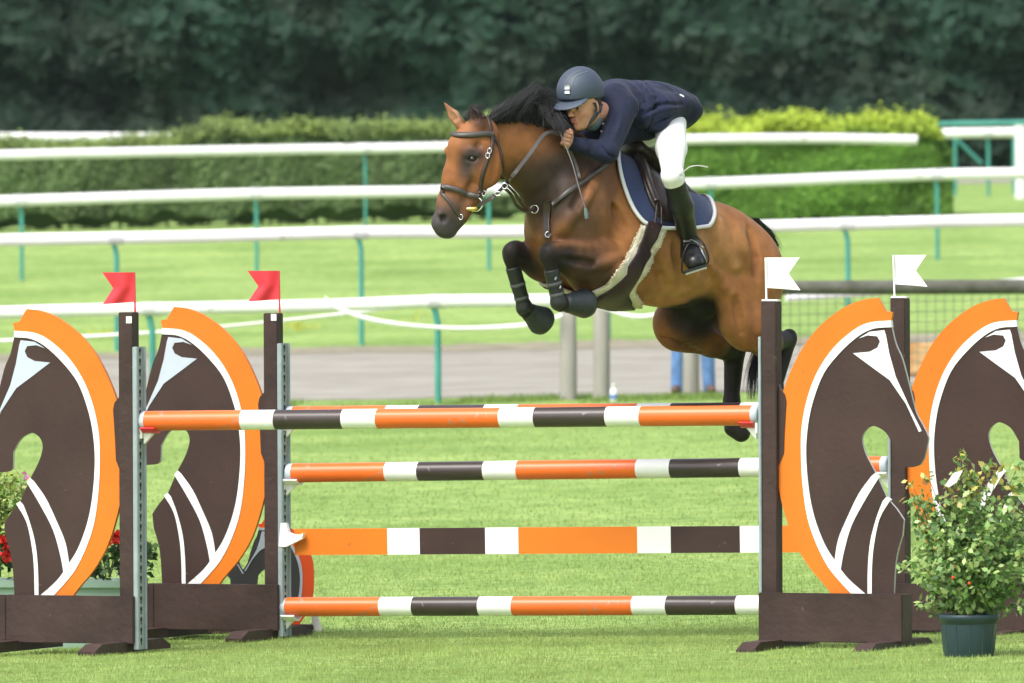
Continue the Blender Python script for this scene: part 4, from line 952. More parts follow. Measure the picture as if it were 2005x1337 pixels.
# leg boots (horse clothing)
M_boot = mat('boot_black', (.015, .016, .018), .45, var=.2, bump=.2, bs=60)
M_bell = mat('bell_boot_rubber', (.02, .027, .031), .5, var=.15, bump=.35, bs=90, stretch=(1, 1, .2))
M_strapg = mat('boot_strap', (.085, .09, .095), .5); M_metal = mat('chrome', (.7, .7, .72), .18, metal=1., var=.03)
M_clip = mat('boot_clip', (.6, .62, .63), .35)
for l, a, b_, ft, hf, nm in ((.17, (1079, 527), (1094, 592), (1097, 594), (1140, 594), 'left'), (-.17, (1004, 522), (1027, 603), (1029, 606), (1056, 625), 'right')):
    s_ = Sculpt(.005); A, B = H(*a, l), H(*b_, l); s_.cap(A, B, r(15.2), r(13.6), k=.01); s_.ball(B, r(16.8), k=.015)
    dn_ = (B-A).normalized(); s_.cut(A, -dn_)
    bo = link('tendon_boot', s_.mesh('tendon_boot', M_boot, 1), horse)
    for t in (.42, .74):
        c = A.lerp(B, t); ring = []
        x1 = dn_.cross(Lv).normalized(); x2 = dn_.cross(x1)
        m = MB(); V = []; k = 24
        for i in range(k):
            an = 6.2832*i/k; o = (x1*math.cos(an)+x2*math.sin(an)); rr = r(15.1 if t < .5 else 14.6); V += [c+o*rr-dn_*.008, c+o*(rr+.0012)-dn_*.006, c+o*(rr+.0012)+dn_*.006, c+o*rr+dn_*.008]
        m.add(V, [[i*4+j, i*4+j+1, ((i+1) % k)*4+j+1, ((i+1) % k)*4+j] for i in range(k) for j in range(3)], 0, True); m.build('strap', M_strapg, bo)
    if l > 0:
        for (x, y) in ((1088, 545), (1097, 562)):
            q, nn = P(x, y, (A-ORI).length-.065), None; MB().box(q, (.010, .006, .02), rot=Matrix.Rotation(.4, 3, 'Y'), bev=.003).build('buckle', M_clip, bo)
    s_ = Sculpt(.005); A, B = H(ft[0]*.62+hf[0]*.38, ft[1]*.62+hf[1]*.38, l), H(*hf, l); dv = (B-A).normalized()
    s_.cap(A, B+dv*.008, r(19), r(29), k=.01); s_.cut(B+dv*.048, dv); s_.cap(B+dv*.05, B+dv*.05, r(22), r(22), k=.006, neg=True)
    link('bell_boot', s_.mesh('bell_boot', M_bell, 1), horse)
# ================================================================ TACK
M_leather = mat('dark_leather', (.035, .022, .018), .38, var=.2, vs=12, bump=.15, bs=80, spec=.5)
M_strapl = mat('strap_leather', (.055, .048, .045), .42, var=.15, spec=.5)
M_navy = mat('navy_cloth', (.018, .034, .11), .8, var=.15, vs=10, bump=.5, bs=110, sheen=.2)
M_pipe = mat('white_piping', (.7, .71, .73), .6, var=.05)
def patch(rows, off, th, mats, nu=14, bv=None, mirror=True, bulge=0.):
    """rows: list of polylines in image space, from top to bottom; laid on the surface"""
    R_ = [np.array(cr(q, 6)) for q in rows]; rs = []
    for q in R_:
        s = np.concatenate([[0], np.cumsum(np.linalg.norm(np.diff(q, axis=0), axis=1))]); u = np.linspace(0, s[-1], nu+1); rs.append(np.stack([np.interp(u, s, q[:, 0]), np.interp(u, s, q[:, 1])], -1))
    rs = np.array(rs); g_ = np.array([cr(list(rs[:, i]), 5) for i in range(nu+1)]).transpose(1, 0, 2); nr_ = g_.shape[0]
    mb = MB()
    pts = [[hit(x, y, 0, bv) for x, y in row] for row in g_]
    for mir in ((0, 1) if mirror else (0,)):
        A = []; Bv = []
        for j, row in enumerate(pts):
            for i, (p, n) in enumerate(row):
                if mir: q = (bv or HB_).find_nearest(reflect(p)); p, n = q[0], q[1]
                A.append(p+n*(off)); Bv.append(p+n*(off+th+bulge*math.sin(math.pi*i/nu)*math.sin(math.pi*j/(nr_-1))))
        for _ in range(3):
            for L_ in (A, Bv):
                c = list(L_)
                for j in range(1, nr_-1):
                    for i in range(1, nu): k = j*(nu+1)+i; L_[k] = (c[k]*2+c[k-1]+c[k+1]+c[k-nu-1]+c[k+nu+1])/6
        n0 = len(A); F = []; w1 = nu+1
        for j in range(nr_-1):
            for i in range(nu): a = j*w1+i; F.append([a+n0, a+1+n0, a+w1+1+n0, a+w1+n0]); F.append([a, a+w1, a+w1+1, a+1])
        edge = [i for i in range(w1)]+[j*w1+nu for j in range(1, nr_)]+[(nr_-1)*w1+i for i in range(nu-1, -1, -1)]+[j*w1 for j in range(nr_-2, 0, -1)]
        for a, b in zip(edge, edge[1:]+edge[:1]): F.append([a, b, b+n0, a+n0])
        mb.add(A+Bv, F, 0, True)
    return mb
pad = empty('saddle_pad', H(1290, 380), 'navy blue saddle cloth with white piped edge under the saddle', 'saddle pad')
padrows = [[(1212, 288), (1250, 296), (1300, 330), (1345, 352), (1376, 382)], [(1207, 315), (1245, 335), (1300, 362), (1345, 375), (1389, 396)],
           [(1217, 360), (1255, 385), (1300, 400), (1345, 408), (1394, 416)], [(1238, 408), (1262, 420), (1300, 428), (1345, 430), (1392, 426)], [(1262, 437), (1280, 442), (1310, 446), (1350, 446), (1380, 440)]]
patch(padrows, .004, .012, M_navy).build('cloth', M_navy, pad)
strap([(1209, 290), (1206, 315), (1214, 355), (1233, 402), (1250, 428), (1264, 439), (1290, 446), (1320, 448), (1352, 448), (1382, 442), (1394, 424), (1390, 400), (1378, 384)], .020, .010, .016, mirror=True, n=8).build('piping', M_pipe, pad)
sad = empty('saddle', H(1290, 340), 'dark brown leather jumping saddle under the rider', 'saddle')
flap = [[(1232, 292), (1255, 290), (1280, 305)], [(1240, 320), (1268, 325), (1300, 340)], [(1252, 355), (1280, 362), (1318, 372)], [(1266, 395), (1290, 402), (1328, 408)], [(1285, 428), (1302, 434), (1322, 436)]]
patch(flap, .022, .010, M_leather, nu=8, bulge=.02).build('flap', M_leather, sad)
strap([(1240, 300), (1250, 330), (1264, 372), (1276, 400)], (.05, .035), .022, .03, mirror=True).build('knee_roll', M_leather, sad)
s_ = Sculpt(.007)
for a, b_, r0, r1 in (((1240, 292), (1260, 308), .042, .045), ((1260, 308), (1300, 350), .045, .05), ((1300, 350), (1340, 388), .05, .04), ((1340, 388), (1366, 394), .04, .025)):
    s_.cap(H(*a), H(*b_), r0, r1, k=.03, ax=Lv, fl=2.2)
s_.ell(H(1238, 284), (.03, .06, .04), AX, k=.03); s_.ell(H(1364, 387), (.022, .08, .022), AX, k=.03)
link('seat', s_.mesh('seat', M_leather, 1), sad)
girth = empty('girth', H(1240, 560), 'dark belly guard girth edged with cream sheepskin', 'girth')
M_fleece = mat('sheepskin', (.68, .62, .46), .95, var=.15, vs=30, bump=1., bs=140, sheen=.4)
M_girth = mat('girth_leather', (.032, .017, .019), .5, var=.2, bump=.15, bs=60, spec=.25)
fl = [[(1253, 442), (1278, 444), (1301, 450)], [(1235, 482), (1258, 484), (1284, 488)], [(1213, 523), (1240, 527), (1263, 530)], [(1188, 554), (1215, 560), (1240, 563)], [(1154, 572), (1205, 586), (1250, 584)], [(1164, 590), (1206, 610), (1255, 604)]]
patch(fl, .006, .014, M_fleece, nu=10).build('fleece', M_fleece, girth)
gl = [[(1264, 434), (1278, 437), (1291, 440)], [(1247, 480), (1260, 483), (1273, 486)], [(1226, 522), (1238, 527), (1250, 530)], [(1202, 554), (1215, 561), (1228, 565)], [(1168, 577), (1205, 590), (1237, 588)], [(1174, 590), (1206, 605), (1243, 600)]]
patch(gl, .021, .007, M_girth, nu=8).build('strap', M_girth, girth)
mb = strap([(1276, 405), (1272, 440)], .014, .004, .046); strap([(1284, 408), (1284, 442)], .014, .004, .046, mb=mb); mb.build('billet_strap', M_leather, girth)
# woolly fringe along the girth edges
g = np.random.default_rng(5); pc = []
for pl_ in ([(1254, 442), (1235, 482), (1213, 523), (1188, 554), (1154, 573)], [(1300, 451), (1284, 488), (1263, 530), (1240, 563), (1250, 584), (1255, 600), (1232, 606), (1200, 602)]):
    for x, y in cr(pl_, 30):
        for _ in range(9): q, n = hit(x+g.normal()*1.2, y+g.normal()*1.2, .012+g.random()*.006); pc.append(tuple(q))
link('fringe', leafcloud(pc, .0085, mat('wool', (1, 1, 1), .95, attr='Col', var=.1), [(.66, .60, .44)]*len(pc), seed=3, aspect=.8), girth)
bp = empty('breastplate', H(1070, 420), 'dark leather breastplate straps over the shoulder and chest', 'breastplate')
strap([(1086, 400), (1120, 370), (1165, 338), (1205, 308), (1228, 290)], .026, .005, .012, mirror=True).build('shoulder_strap', M_strapl, bp)
strap([(1073, 392), (1072, 425), (1074, 465)], .045, .006, .008).build('chest_strap', M_leather, bp)
def ring(c, rad, n, m, parent, name='ring', tr=.0028, sq=1.):
    n = Vector(n).normalized(); a = n.cross(Vector((0, 0, 1))).normalized(); b = n.cross(a); pts = [c+a*math.cos(6.2832*i/24)*rad+b*math.sin(6.2832*i/24)*rad*sq for i in range(25)]
    return MB().tube(pts, tr, 8, cap=False).build(name, m, parent)
q, nn = hit(1048, 408, .012); ring(q, .020, (-.3, -.9, .1), M_metal, bp); q, nn = hit(1076, 459, .012); ring(q, .014, (0, -1, .1), M_metal, bp)
br = empty('bridle', HH(920, 330), 'dark leather bridle with gold ended bit and long reins', 'bridle')
strap([(884, 262), (900, 265), (925, 264), (950, 262), (963, 263)], .030, .009, .004).build('browband', M_strapl, br)
strap([(944, 226), (956, 235), (962, 262)], .022, .005, .004).build('headpiece', M_leather, br)
strap([(962, 262), (963, 285), (952, 320), (944, 345), (940, 376)], .022, .006, .005).build('cheekpiece', M_leather, br)
strap([(964, 264), (976, 290), (983, 320), (984, 355)], .015, .005, .005).build('throatlash', M_leather, br)
strap([(852, 367), (870, 366), (895, 371), (918, 381), (936, 384)], .028, .008, .005).build('noseband', M_strapl, br)
strap([(853, 369), (868, 381), (885, 402), (900, 424), (905, 435)], .015, .005, .006).build('flash_strap', M_strapl, br)
strap([(936, 384), (958, 378), (980, 366)], .020, .005, .005).build('jaw_strap', M_leather, br)
q, nn = hit(930, 398, .012); bc = q; ring(bc, .034, (-.35, -.93, .1), M_metal, br, 'bit_ring', .0038)
M_gold = mat('brass', (.75, .52, .16), .25, metal=.9)
MB().tube([bc+Vector((-.045, -.01, -.022)), bc+Vector((-.012, -.016, -.024)), bc+Vector((.004, -.012, -.018))], [.007, .013, .008], 12).build('bit', M_gold, br)
for x, y in ((945, 377), (902, 424), (956, 296), (953, 305)): q, nn = hit(x, y, .012); ring(q, .010, (-.3, -.9, .1), M_metal, br, 'buckle', .0022, 1.3)
# free reins
def ribbon(pts, wd, th, m, parent, name, n=6, wv=(0, 0, 1)):
    q = [Vector(v) for v in cr(pts, n)]; V = []; k = len(q); wv = Vector(wv)
    for i, p in enumerate(q):
        t = (q[min(i+1, k-1)]-q[max(i-1, 0)]).normalized(); v = (ORI-p).normalized(); s = t.cross(Vector((-.2, -1, .15)).normalized()).normalized(); nn = s.cross(t)
        V += [p-s*wd/2-nn*th, p+s*wd/2-nn*th, p+s*wd/2+nn*th, p-s*wd/2+nn*th]
    F = [[i*4+j, i*4+(j+1) % 4, i*4+4+(j+1) % 4, i*4+4+j] for i in range(k-1) for j in range(4)]+[[3, 2, 1, 0], [(k-1)*4+j for j in range(4)]]
    return MB().add(V, F, 0).build(name, m, parent)
hand = P(1102, 270, 50.66)
a0, _ = hit(986, 358, .02); a1, _ = hit(1040, 306, .03); 
ribbon([bc+Vector((.02, -.01, .0)), P(965, 385, 50.25), a0+Vector((.02, -.03, 0)), P(1003, 345, 50.3), P(1035, 305, 50.42), P(1068, 262, 50.55), hand+Vector((-.01, 0, .02))], .019, .003, M_strapl, br, 'rein')
ribbon([P(985, 366, 50.27), P(1000, 380, 50.3), P(1012, 402, 50.4), P(1030, 413, 50.5), P(1046, 408, 50.6)], .016, .0035, M_leather, br, 'martingale_strap')
ribbon([P(990, 360, 50.3), P(1008, 378, 50.33), P(1022, 400, 50.42), P(1034, 411, 50.5)], .014, .0035, M_leather, br, 'martingale_strap')
ring(P(988, 364, 50.25), .014, (-.2, -1, 0), M_metal, br, 'rein_ring'); ring(P(975, 379, 50.24), .016, (-.2, -1, 0), M_metal, br, 'rein_ring', .003, .6)
rein2, _ = hit(1120, 300, .02)
ribbon([hand+Vector((.01, -.01, -.01)), hit(1108, 290, .02)[0], hit(1124, 325, .018)[0], hit(1132, 350, .014)[0], hit(1142, 362, .0)[0]], .014, .003, M_strapl, br, 'rein_end')
# ================================================================ RIDER
rider = empty('person', G(H(1310, 240).x, H(1310, 240).y), 'rider in navy jacket, white breeches, black boots and dark helmet crouched over the bay horse', 'rider')
SKIN = (.60, .30, .205)
HAXR = None
fdir = Vector((-.60, -.78, -.20)).normalized(); fl_ = Vector((.78, -.62, .0)).normalized(); fl_ = (fl_-fdir*fl_.dot(fdir)).normalized(); fu = fdir.cross(fl_); fu = fu if fu.z > 0 else -fu
FA = [list(fdir), list(fl_), list(fu)]
HC = P(1141, 208, 50.76)                       # centre of the head
hp = lambda f, l, u: HC+fdir*f+fl_*l+fu*u
b_ = Sculpt(.0036)
b_.ell(hp(-.005, 0, .035), (.095, .077, .095), FA, SKIN, .03)
b_.ell(hp(.015, 0, -.035), (.068, .060, .075), FA, SKIN, .03)
b_.cap(hp(.045, 0, -.088), hp(.06, 0, -.09), .022, .019, SKIN, .03)
for sg in (1, -1):
    b_.cap(hp(-.02, sg*.052, -.05), hp(.04, sg*.025, -.085), .02, .014, SKIN, .025)
    b_.ball(hp(.058, sg*.038, -.018), .018, SKIN, .02)
    b_.cap(hp(.086, sg*.014, .022), hp(.078, sg*.046, .020), .007, .006, SKIN, .012)
    b_.ball(hp(.090, sg*.031, .004), .014, SKIN, .010, neg=True)
    b_.ball(hp(.075, sg*.031, .004), .0125, (.42, .22, .16), .003)
    b_.ell(hp(-.01, sg*.078, -.005), (.018, .007, .030), FA, SKIN, .006); b_.ell(hp(-.006, sg*.087, .0), (.009, .005, .016), FA, SKIN, .004, neg=True)
b_.cap(hp(.086, 0, .012), hp(.113, 0, -.022), .006, .0105, SKIN, .012)
for sg in (1, -1): b_.ball(hp(.100, sg*.010, -.026), .008, SKIN, .008)
b_.cap(hp(.087, -.016, -.050), hp(.087, .016, -.050), .0058, .0058, (.50, .17, .14), .006)
b_.cap(hp(.084, -.014, -.063), hp(.084, .014, -.063), .0065, .0065, (.52, .18, .15), .006)
b_.cap(hp(.094, -.015, -.0565), hp(.094, .015, -.0565), .0032, .0032, (.06, .02, .02), .003, neg=True)
b_.cap(hp(-.03, 0, -.05), P(1190, 215, 50.95), .052, .058, SKIN, .03)
# trunk and limbs inside the clothes, one skin
b_.cap(P(1190, 215, 50.95), H(1230, 215), .07, .09, SKIN, .05); b_.cap(H(1230, 215), H(1315, 222), .09, .10, SKIN, .05)
LA = [H(1222, 208, .19), H(1188, 298, .27), P(1119, 281, 50.72)]; RA = [H(1192, 205, -.15), H(1122, 240, -.16), P(1090, 266, 51.0)]
def legd(px, py, rad, off=.035): return P(px, py, (hit(px, py)[0]-ORI).dot(CR @ Vector((0, 0, -1)))-rad-off)
kneeL = P(1317, 343, 50.80); hipL = H(1312, 238, .10); ankL = legd(1352, 476, .04, .02); LL = [hipL, kneeL, ankL]
LLr = [reflect(v) for v in LL]; LLr[0] = H(1306, 238, -.10)
for A_ in (LA, RA):
    b_.cap(A_[0], A_[1], .042, .032, SKIN, .02); b_.cap(A_[1], A_[2], .032, .022, SKIN, .02)
for A_ in (LL, LLr):
    b_.cap(A_[0], A_[1], .065, .045, SKIN, .03); b_.cap(A_[1], A_[2], .042, .03, SKIN, .02)
# hands: palm, four curled fingers, thumb
def hand_(wr, fwd, up, side, s=1):
    fwd = Vector(fwd).normalized(); up = Vector(up); up = (up-fwd*up.dot(fwd)).normalized(); sd_ = fwd.cross(up)*s
    b_.cap(wr, wr+fwd*.03, .021, .024, SKIN, .012)
    for i in range(4):
        k = wr+fwd*.072+up*(.030-.019*i)+sd_*.0
        b_.cap(wr+fwd*.03+up*(.02-.014*i), k, .014, .0105, SKIN, .010)
        m1 = k+fwd*(.024-.003*abs(i-1))-sd_*.016; m2 = m1-fwd*.016-sd_*.020; 
        b_.cap(k, m1, .0100, .0090, SKIN, .003); b_.cap(m1, m2, .0088, .0078, SKIN, .002); b_.cap(m2, m2-fwd*.016+sd_*.004, .0078, .0068, SKIN, .002)
    t0 = wr+fwd*.03+up*.026-sd_*.006; t1 = t0+fwd*.028+up*.018-sd_*.012; t2 = t1+fwd*.028-up*.002-sd_*.012
    b_.cap(t0, t1, .0135, .011, SKIN, .008); b_.cap(t1, t2, .0105, .0085, SKIN, .004)
hand_(LA[2], (P(1098, 266, 50.64)-LA[2]), (-.1, -.35, 1), 1, 1)
hand_(RA[2], (-.9, -.4, .1), (0, .1, 1), 1, -1)
for c, rr, col, st in ((hp(.088, .031, .005), .010, (.03, .02, .02), 1), (hp(.088, -.031, .005), .010, (.03, .02, .02), 1), (hp(.09, .03, .024), .012, (.12, .06, .04), .8), (hp(.09, -.03, .024), .012, (.12, .06, .04), .8),
                       (hp(.06, .045, -.025), .03, (.62, .26, .19), .5), (hp(.05, .045, -.06), .045, (.36, .19, .14), .45), (hp(.105, 0, -.02), .018, (.64, .3, .22), .5)):
    b_.paint.append((np.array(c), np.array([rr]*3), col, st, 2.))
M_skin = mat('skin', (1, 1, 1), .5, attr='Col', var=.05, vs=40, sss=.15, spec=.35)
link('body', b_.mesh('rider_body', M_skin, 1), rider)
# short hair under the helmet
s_ = Sculpt(.005); s_.ell(hp(-.012, 0, .035), (.094, .0795, .092), FA, k=.02); s_.ell(hp(-.06, 0, -.02), (.045, .064, .05), FA, k=.03)
for sg in (1, -1): s_.cap(hp(.0, sg*.074, .01), hp(-.03, sg*.07, -.02), .008, .014, k=.01)
s_.cut(hp(0, 0, .032), (fdir*.86-fu*.5).normalized(), .01)
link('hair', s_.mesh('hair', mat('dark_hair', (.035, .02, .014), .6, bump=.5, bs=150), 1), rider)
# jacket
M_jk = mat('navy_jacket', (.009, .013, .036), .8, var=.25, vs=14, bump=.8, bs=13, sheen=.06, spec=.25)
j = Sculpt(.006)
j.ell(H(1228, 208), (.23, .205, .128), AX, k=.05); j.ell(H(1285, 207), (.22, .165, .122), AX, k=.06); j.ell(H(1318, 218, .02), (.10, .165, .095), AX, k=.05)
j.cap(H(1205, 190, .13), H(1205, 190, -.13), .075, .075, k=.05)
j.cap(P(1186, 205, 50.93), H(1215, 208), .07, .10, k=.04)
j.cap(LA[0], LA[1], .073, .056, k=.035); j.cap(LA[1], LA[2]+(LA[1]-LA[2])*.06, .056, .037, k=.02)
j.cap(P(1158, 262, 50.98), P(1198, 252, 50.98), .055, .07, k=.04)
j.cap(RA[0], RA[1], .072, .056, k=.04); j.cap(RA[1], RA[2]+(RA[1]-RA[2])*.08, .056, .037, k=.02)
j.cap(H(1190, 250, .05), H(1265, 248, .06), .08, .07, k=.05); j.cap(H(1170, 300, .02), H(1200, 255, .02), .055, .08, k=.05)
# skirts of the jacket lifting at the back
j.ell(H(1322, 208, .03), (.13, .15, .05), [list((Fv*.93+Uv*.36)), list(Lv), list((Uv*.93-Fv*.36))], k=.04)
j.ell(H(1310, 228, .14), (.12, .045, .085), AX, k=.04)
j.cap(H(1326, 188, .12), H(1362, 193, .12), .022, .005, k=.03); j.cap(H(1290, 214, .17), H(1334, 204, .16), .085, .045, k=.04); j.cap(H(1334, 204, .16), H(1358, 196, .15), .04, .006, k=.03); j.cap(H(1260, 225, .18), H(1288, 240, .19), .06, .05, k=.04)
for a, mid, c, ra, k, ng in (((1222, 158), (1250, 182), (1244, 236), .007, .013, 0), ((1234, 156), (1262, 184), (1254, 240), .006, .012, 1), ((1244, 156), (1273, 188), (1262, 243), .007, .013, 0), ((1256, 158), (1284, 192), (1271, 244), .006, .012, 1), ((1200, 172), (1232, 190), (1236, 226), .006, .012, 0),
    ((1270, 160), (1306, 170), (1334, 196), .006, .014, 0), ((1262, 226), (1292, 206), (1336, 204), .007, .014, 1), ((1258, 236), (1292, 216), (1340, 212), .007, .014, 0), ((1206, 222), (1200, 245), (1190, 268), .006, .012, 1), ((1216, 226), (1212, 250), (1200, 276), .006, .012, 0), ((1176, 282), (1188, 300), (1202, 308), .005, .010, 1), ((1150, 272), (1156, 284), (1158, 300), .005, .010, 1), ((1140, 270), (1145, 280), (1146, 294), .005, .010, 0), ((1262, 252), (1290, 238), (1320, 222), .006, .012, 1)):
    crease(j, a, c, ra*.75, ra*.6, k*1.2, bool(ng), mid=mid, dd=(50.3, 51.6))
flush(j, (.5, .5, .5))
s2_ = (LA[1]-LA[2]).normalized(); link('jacket', j.mesh('jacket', M_jk, 1), rider)
def cuff(A_):
    s2 = (A_[1]-A_[2]).normalized(); c = A_[2]-s2*.026; x1 = s2.cross(Uv).normalized(); x2 = s2.cross(x1); pts = []
    m = MB(); m.tube([c-s2*.004, c+s2*.02], .031, 20, cap=False); m.tube([c+s2*.02, c-s2*.004], .0285, 20, cap=False); m.build('shirt_cuff', MATS['white_paint'], rider)
cuff(LA); cuff(RA)
q = P(1186, 205, 50.93)
co_ = Sculpt(.005); co_.cap(hp(-.040, 0, -.065), hp(-.055, 0, -.085), .046, .052, k=.01); link('collar', co_.mesh('collar', mat('blue_collar', (.12, .17, .20), .8), 1), rider)
MB().box(Vector(surf(j, 1334, 189, 50.3, 51.8)), (.030, .012, .020), rot=Matrix.Rotation(.5, 3, 'Y'), bev=.004).build('back_label', MATS['white_paint'], rider)
for i, (x, y) in enumerate(((1181, 243), (1178, 258))):
    bm = bmesh.new(); bmesh.ops.create_uvsphere(bm, u_segments=10, v_segments=6, radius=.008); c = P(x, y, 50.68); MB().add([v.co+c for v in bm.verts], [[v.index for v in f.verts] for f in bm.faces], 0, True).build('button', M_leather, rider); bm.free()
# breeches
M_br = mat('white_breeches', (.80, .80, .81), .75, var=.04, vs=8, bump=.3, bs=18, sheen=.15)
s_ = Sculpt(.006); s_.ell(H(1300, 236), (.08, .13, .075), AX, k=.05)
for A_ in (LL, LLr):
    s_.cap(A_[0], A_[0].lerp(A_[1], .5), .082, .074, k=.04); s_.cap(A_[0].lerp(A_[1], .5), A_[1], .074, .050, k=.03); s_.cap(A_[1], A_[1].lerp(A_[2], .22), .058, .050, k=.02)
for k_ in range(4): t = .82+.05*k_; c = LL[0].lerp(LL[1], t); s_.cap(c+Vector((-.05, -.05, .01)), c+Vector((.05, -.05, -.015)), .003, .003, k=.012, neg=True)
link('breeches', s_.mesh('breeches', M_br, 1), rider)
# tall boots
M_tb = mat('black_boot_leather', (.009, .010, .011), .36, var=.2, vs=8, bump=.4, bs=18, spec=.45)
for A_, sg in ((LL, 1), (LLr, -1)):
    kn, an = A_[1], A_[2]; dv = (an-kn).normalized(); s_ = Sculpt(.0055); top = kn+dv*.02
    lat = Lv*sg
    s_.cap(top, kn.lerp(an, .45), .054, .060, k=.03); s_.cap(kn.lerp(an, .45), an, .060, .044, k=.03); s_.cut(top+dv*.012, -dv+Vector((-.25*1, 0, 0)))
    dI = (an-ORI).dot(CR @ Vector((0, 0, -1)))
    heel, ball_, toe = P(1350, 496, dI+.02), P(1361, 507, dI-.07), P(1360, 514, dI-.13)
    n0 = len(s_.p); s_.cap(an, heel, .042, .042, k=.02); s_.cap(heel, ball_, .044, .054, k=.02); s_.cap(ball_, toe, .054, .044, k=.02); s_.cap(an-Uv*.02, ball_+Uv*.02, .044, .042, k=.02)
    if sg < 0: s_.p = s_.p[:n0]+[(p[0], np.array(tuple(reflect(Vector(p[1])))), np.array(tuple(reflect(Vector(p[2]))))) + tuple(p[3:]) for p in [Sculpt(.01).cap(*z).p[0] for z in ((LL[2], heel, .042, .042), (heel, ball_, .044, .054), (ball_, toe, .054, .044))]]
    else:
        sc_ = P(1361, 524, dI-.08); sn = Vector((.31, 0, -.95)); s_.cut(sc_, sn, .008)
    bo = link('boot', s_.mesh('boot', M_tb, 1), rider)
    if sg == 1:
        bt_bv = s_.bvh(); lt = lambda x, y, o=.003: hit(x, y, o, bt_bv)[0]
        # the stirrup hangs from the saddle
        d1 = dI-.09; cd = Vector((1, 0, .31)).normalized()
        sole = MB().box(sc_+sn*.004, (.125, .19, .012), rot=cd.to_track_quat('X', 'Z').to_matrix(), bev=.004); sole.build('sole', mat('boot_sole', (.012, .012, .012), .7), bo)
        tI = P(1362, 462, d1+.03)
        st = [tI, P(1378, 478, d1), P(1387, 512, d1), P(1362, 527, d1), P(1336, 533, d1), P(1341, 490, d1), tI]
        MB().tube([Vector(v) for v in cr(st, 5)], .0045, 8).build('stirrup_iron', mat('black_metal', (.03, .03, .03), .3, metal=.7), sad)
        MB().box(sc_+sn*.016, (.11, .045, .010), rot=cd.to_track_quat('X', 'Z').to_matrix()).build('stirrup_tread', M_metal, sad)
        ribbon([hit(1300, 385, .045)[0], hit(1314, 412, .05)[0], hit(1330, 445, .05)[0], P(1346, 474, d1+.02)], .040, .004, M_leather, sad, 'stirrup_leather')
        strap([(1352, 468), (1366, 478), (1376, 498), (1382, 512)], .009, .004, .003, bt_bv).build('spur_strap', mat('shiny_buckle', (.35, .37, .38), .25, metal=.6), bo)
        strap([(1340, 480), (1356, 476), (1372, 486)], .010, .004, .003, bt_bv).build('spur_strap', M_boot, bo)
        MB().tube([lt(1368, 482), P(1378, 484, dI-.02), P(1382, 486, dI-.02)], .004, 6).build('spur', M_metal, bo)
# garter tab flapping behind the knee
ribbon([P(1335, 338, 50.78), P(1343, 332, 50.76), P(1352, 326, 50.75), P(1368, 324, 50.75), P(1386, 327, 50.75)], .0045, .002, mat('pale_strap', (.45, .46, .42), .5), rider, 'garter_tab')
# helmet
M_hel = mat('helmet_shell', (.045, .06, .09), .55, var=.08, spec=.45, bump=.1, bs=200)
s_ = Sculpt(.0045); hu = (fu*.985+fdir*.17).normalized(); hf = (fdir-hu*fdir.dot(hu)).normalized(); HA = [list(hf), list(fl_), list(hu)]
hc = hp(-.008, -.012, .078); s_.ell(hc, (.130, .108, .120), HA, k=.02); s_.cap(hc-hf*.03+fl_*.0-hu*.03, hc-hf*.038-hu*.06, .095, .088, k=.03)
s_.cut(hc-hu*.026+hf*.05, (-hu+hf*.30).normalized(), .006)
hel = link('helmet', s_.mesh('helmet', M_hel, 1), rider); hbv = s_.bvh()
s_ = Sculpt(.004); s_.ell(hc+hf*.094-hu*.022, (.086, .100, .013), [list((hf*.985-hu*.17)), list(fl_), list((hu*.985+hf*.17))], k=.01)
link('peak', s_.mesh('peak', M_hel, 1), hel)
strap([(1106, 163), (1122, 145), (1140, 137)], .003, .002, .001, hbv).build('shell_seam', mat('seam', (.16, .18, .22), .4), hel)
strap([(1117, 172), (1127, 150), (1150, 140)], .003, .002, .001, hbv).build('shell_seam', MATS['seam'], hel)
strap([(1111, 167), (1111, 183)], .030, .004, .002, hbv, n=3).build('badge', mat('badge_silver', (.6, .62, .65), .3, metal=.3), hel)
strap([(1105, 176), (1117, 176)], .006, .003, .006, hbv, n=3).build('badge_bar', mat('badge_dark', (.05, .06, .08), .4), hel)
pts = [hp(.01, .083, .02), hp(.005, .084, -.02), hp(.03, .060, -.075), hp(.045, .0, -.112), hp(.03, -.060, -.075), hp(.005, -.084, -.02)]
ribbon(pts, .014, .003, M_strapg if False else mat('harness_black', (.02, .02, .022), .6), hel, 'chin_strap')
ribbon([hp(-.05, .084, .0), hp(-.01, .078, -.04), hp(.02, .064, -.07)], .012, .003, MATS['harness_black'], hel, 'chin_strap')
# whip
wp = empty('riding_crop', hand, 'thin dark riding whip held in the left hand, pointing down along the shoulder', 'riding crop')
wpt = [P(1096, 258, 50.6), P(1120, 318, 50.5), P(1133, 365, 50.42), P(1147, 410, 50.36)]
MB().tube([Vector(v) for v in cr(wpt, 4)], .0042, 8).build('shaft', M_strapl, wp)
MB().tube([P(1146, 407, 50.36), P(1148, 418, 50.36), P(1149, 428, 50.36)], [.007, .012, .010], 10).build('knob', mat('crop_knob', (.09, .13, .13), .4), wp)
sp = []
for i in range(34):
    x = 1058+32*g.random(); y = 236+12*g.random(); sp.append(([H(x, y, .05, -.08), P(x+10, y-8-8*g.random(), 50.62), P(x+22, y+4, 50.58), P(x+24+8*g.random(), y+24+14*g.random(), 50.56)], 6, (.008, .012), .0018))
locks('mane_lock', sp, M_hair, horse, 9)
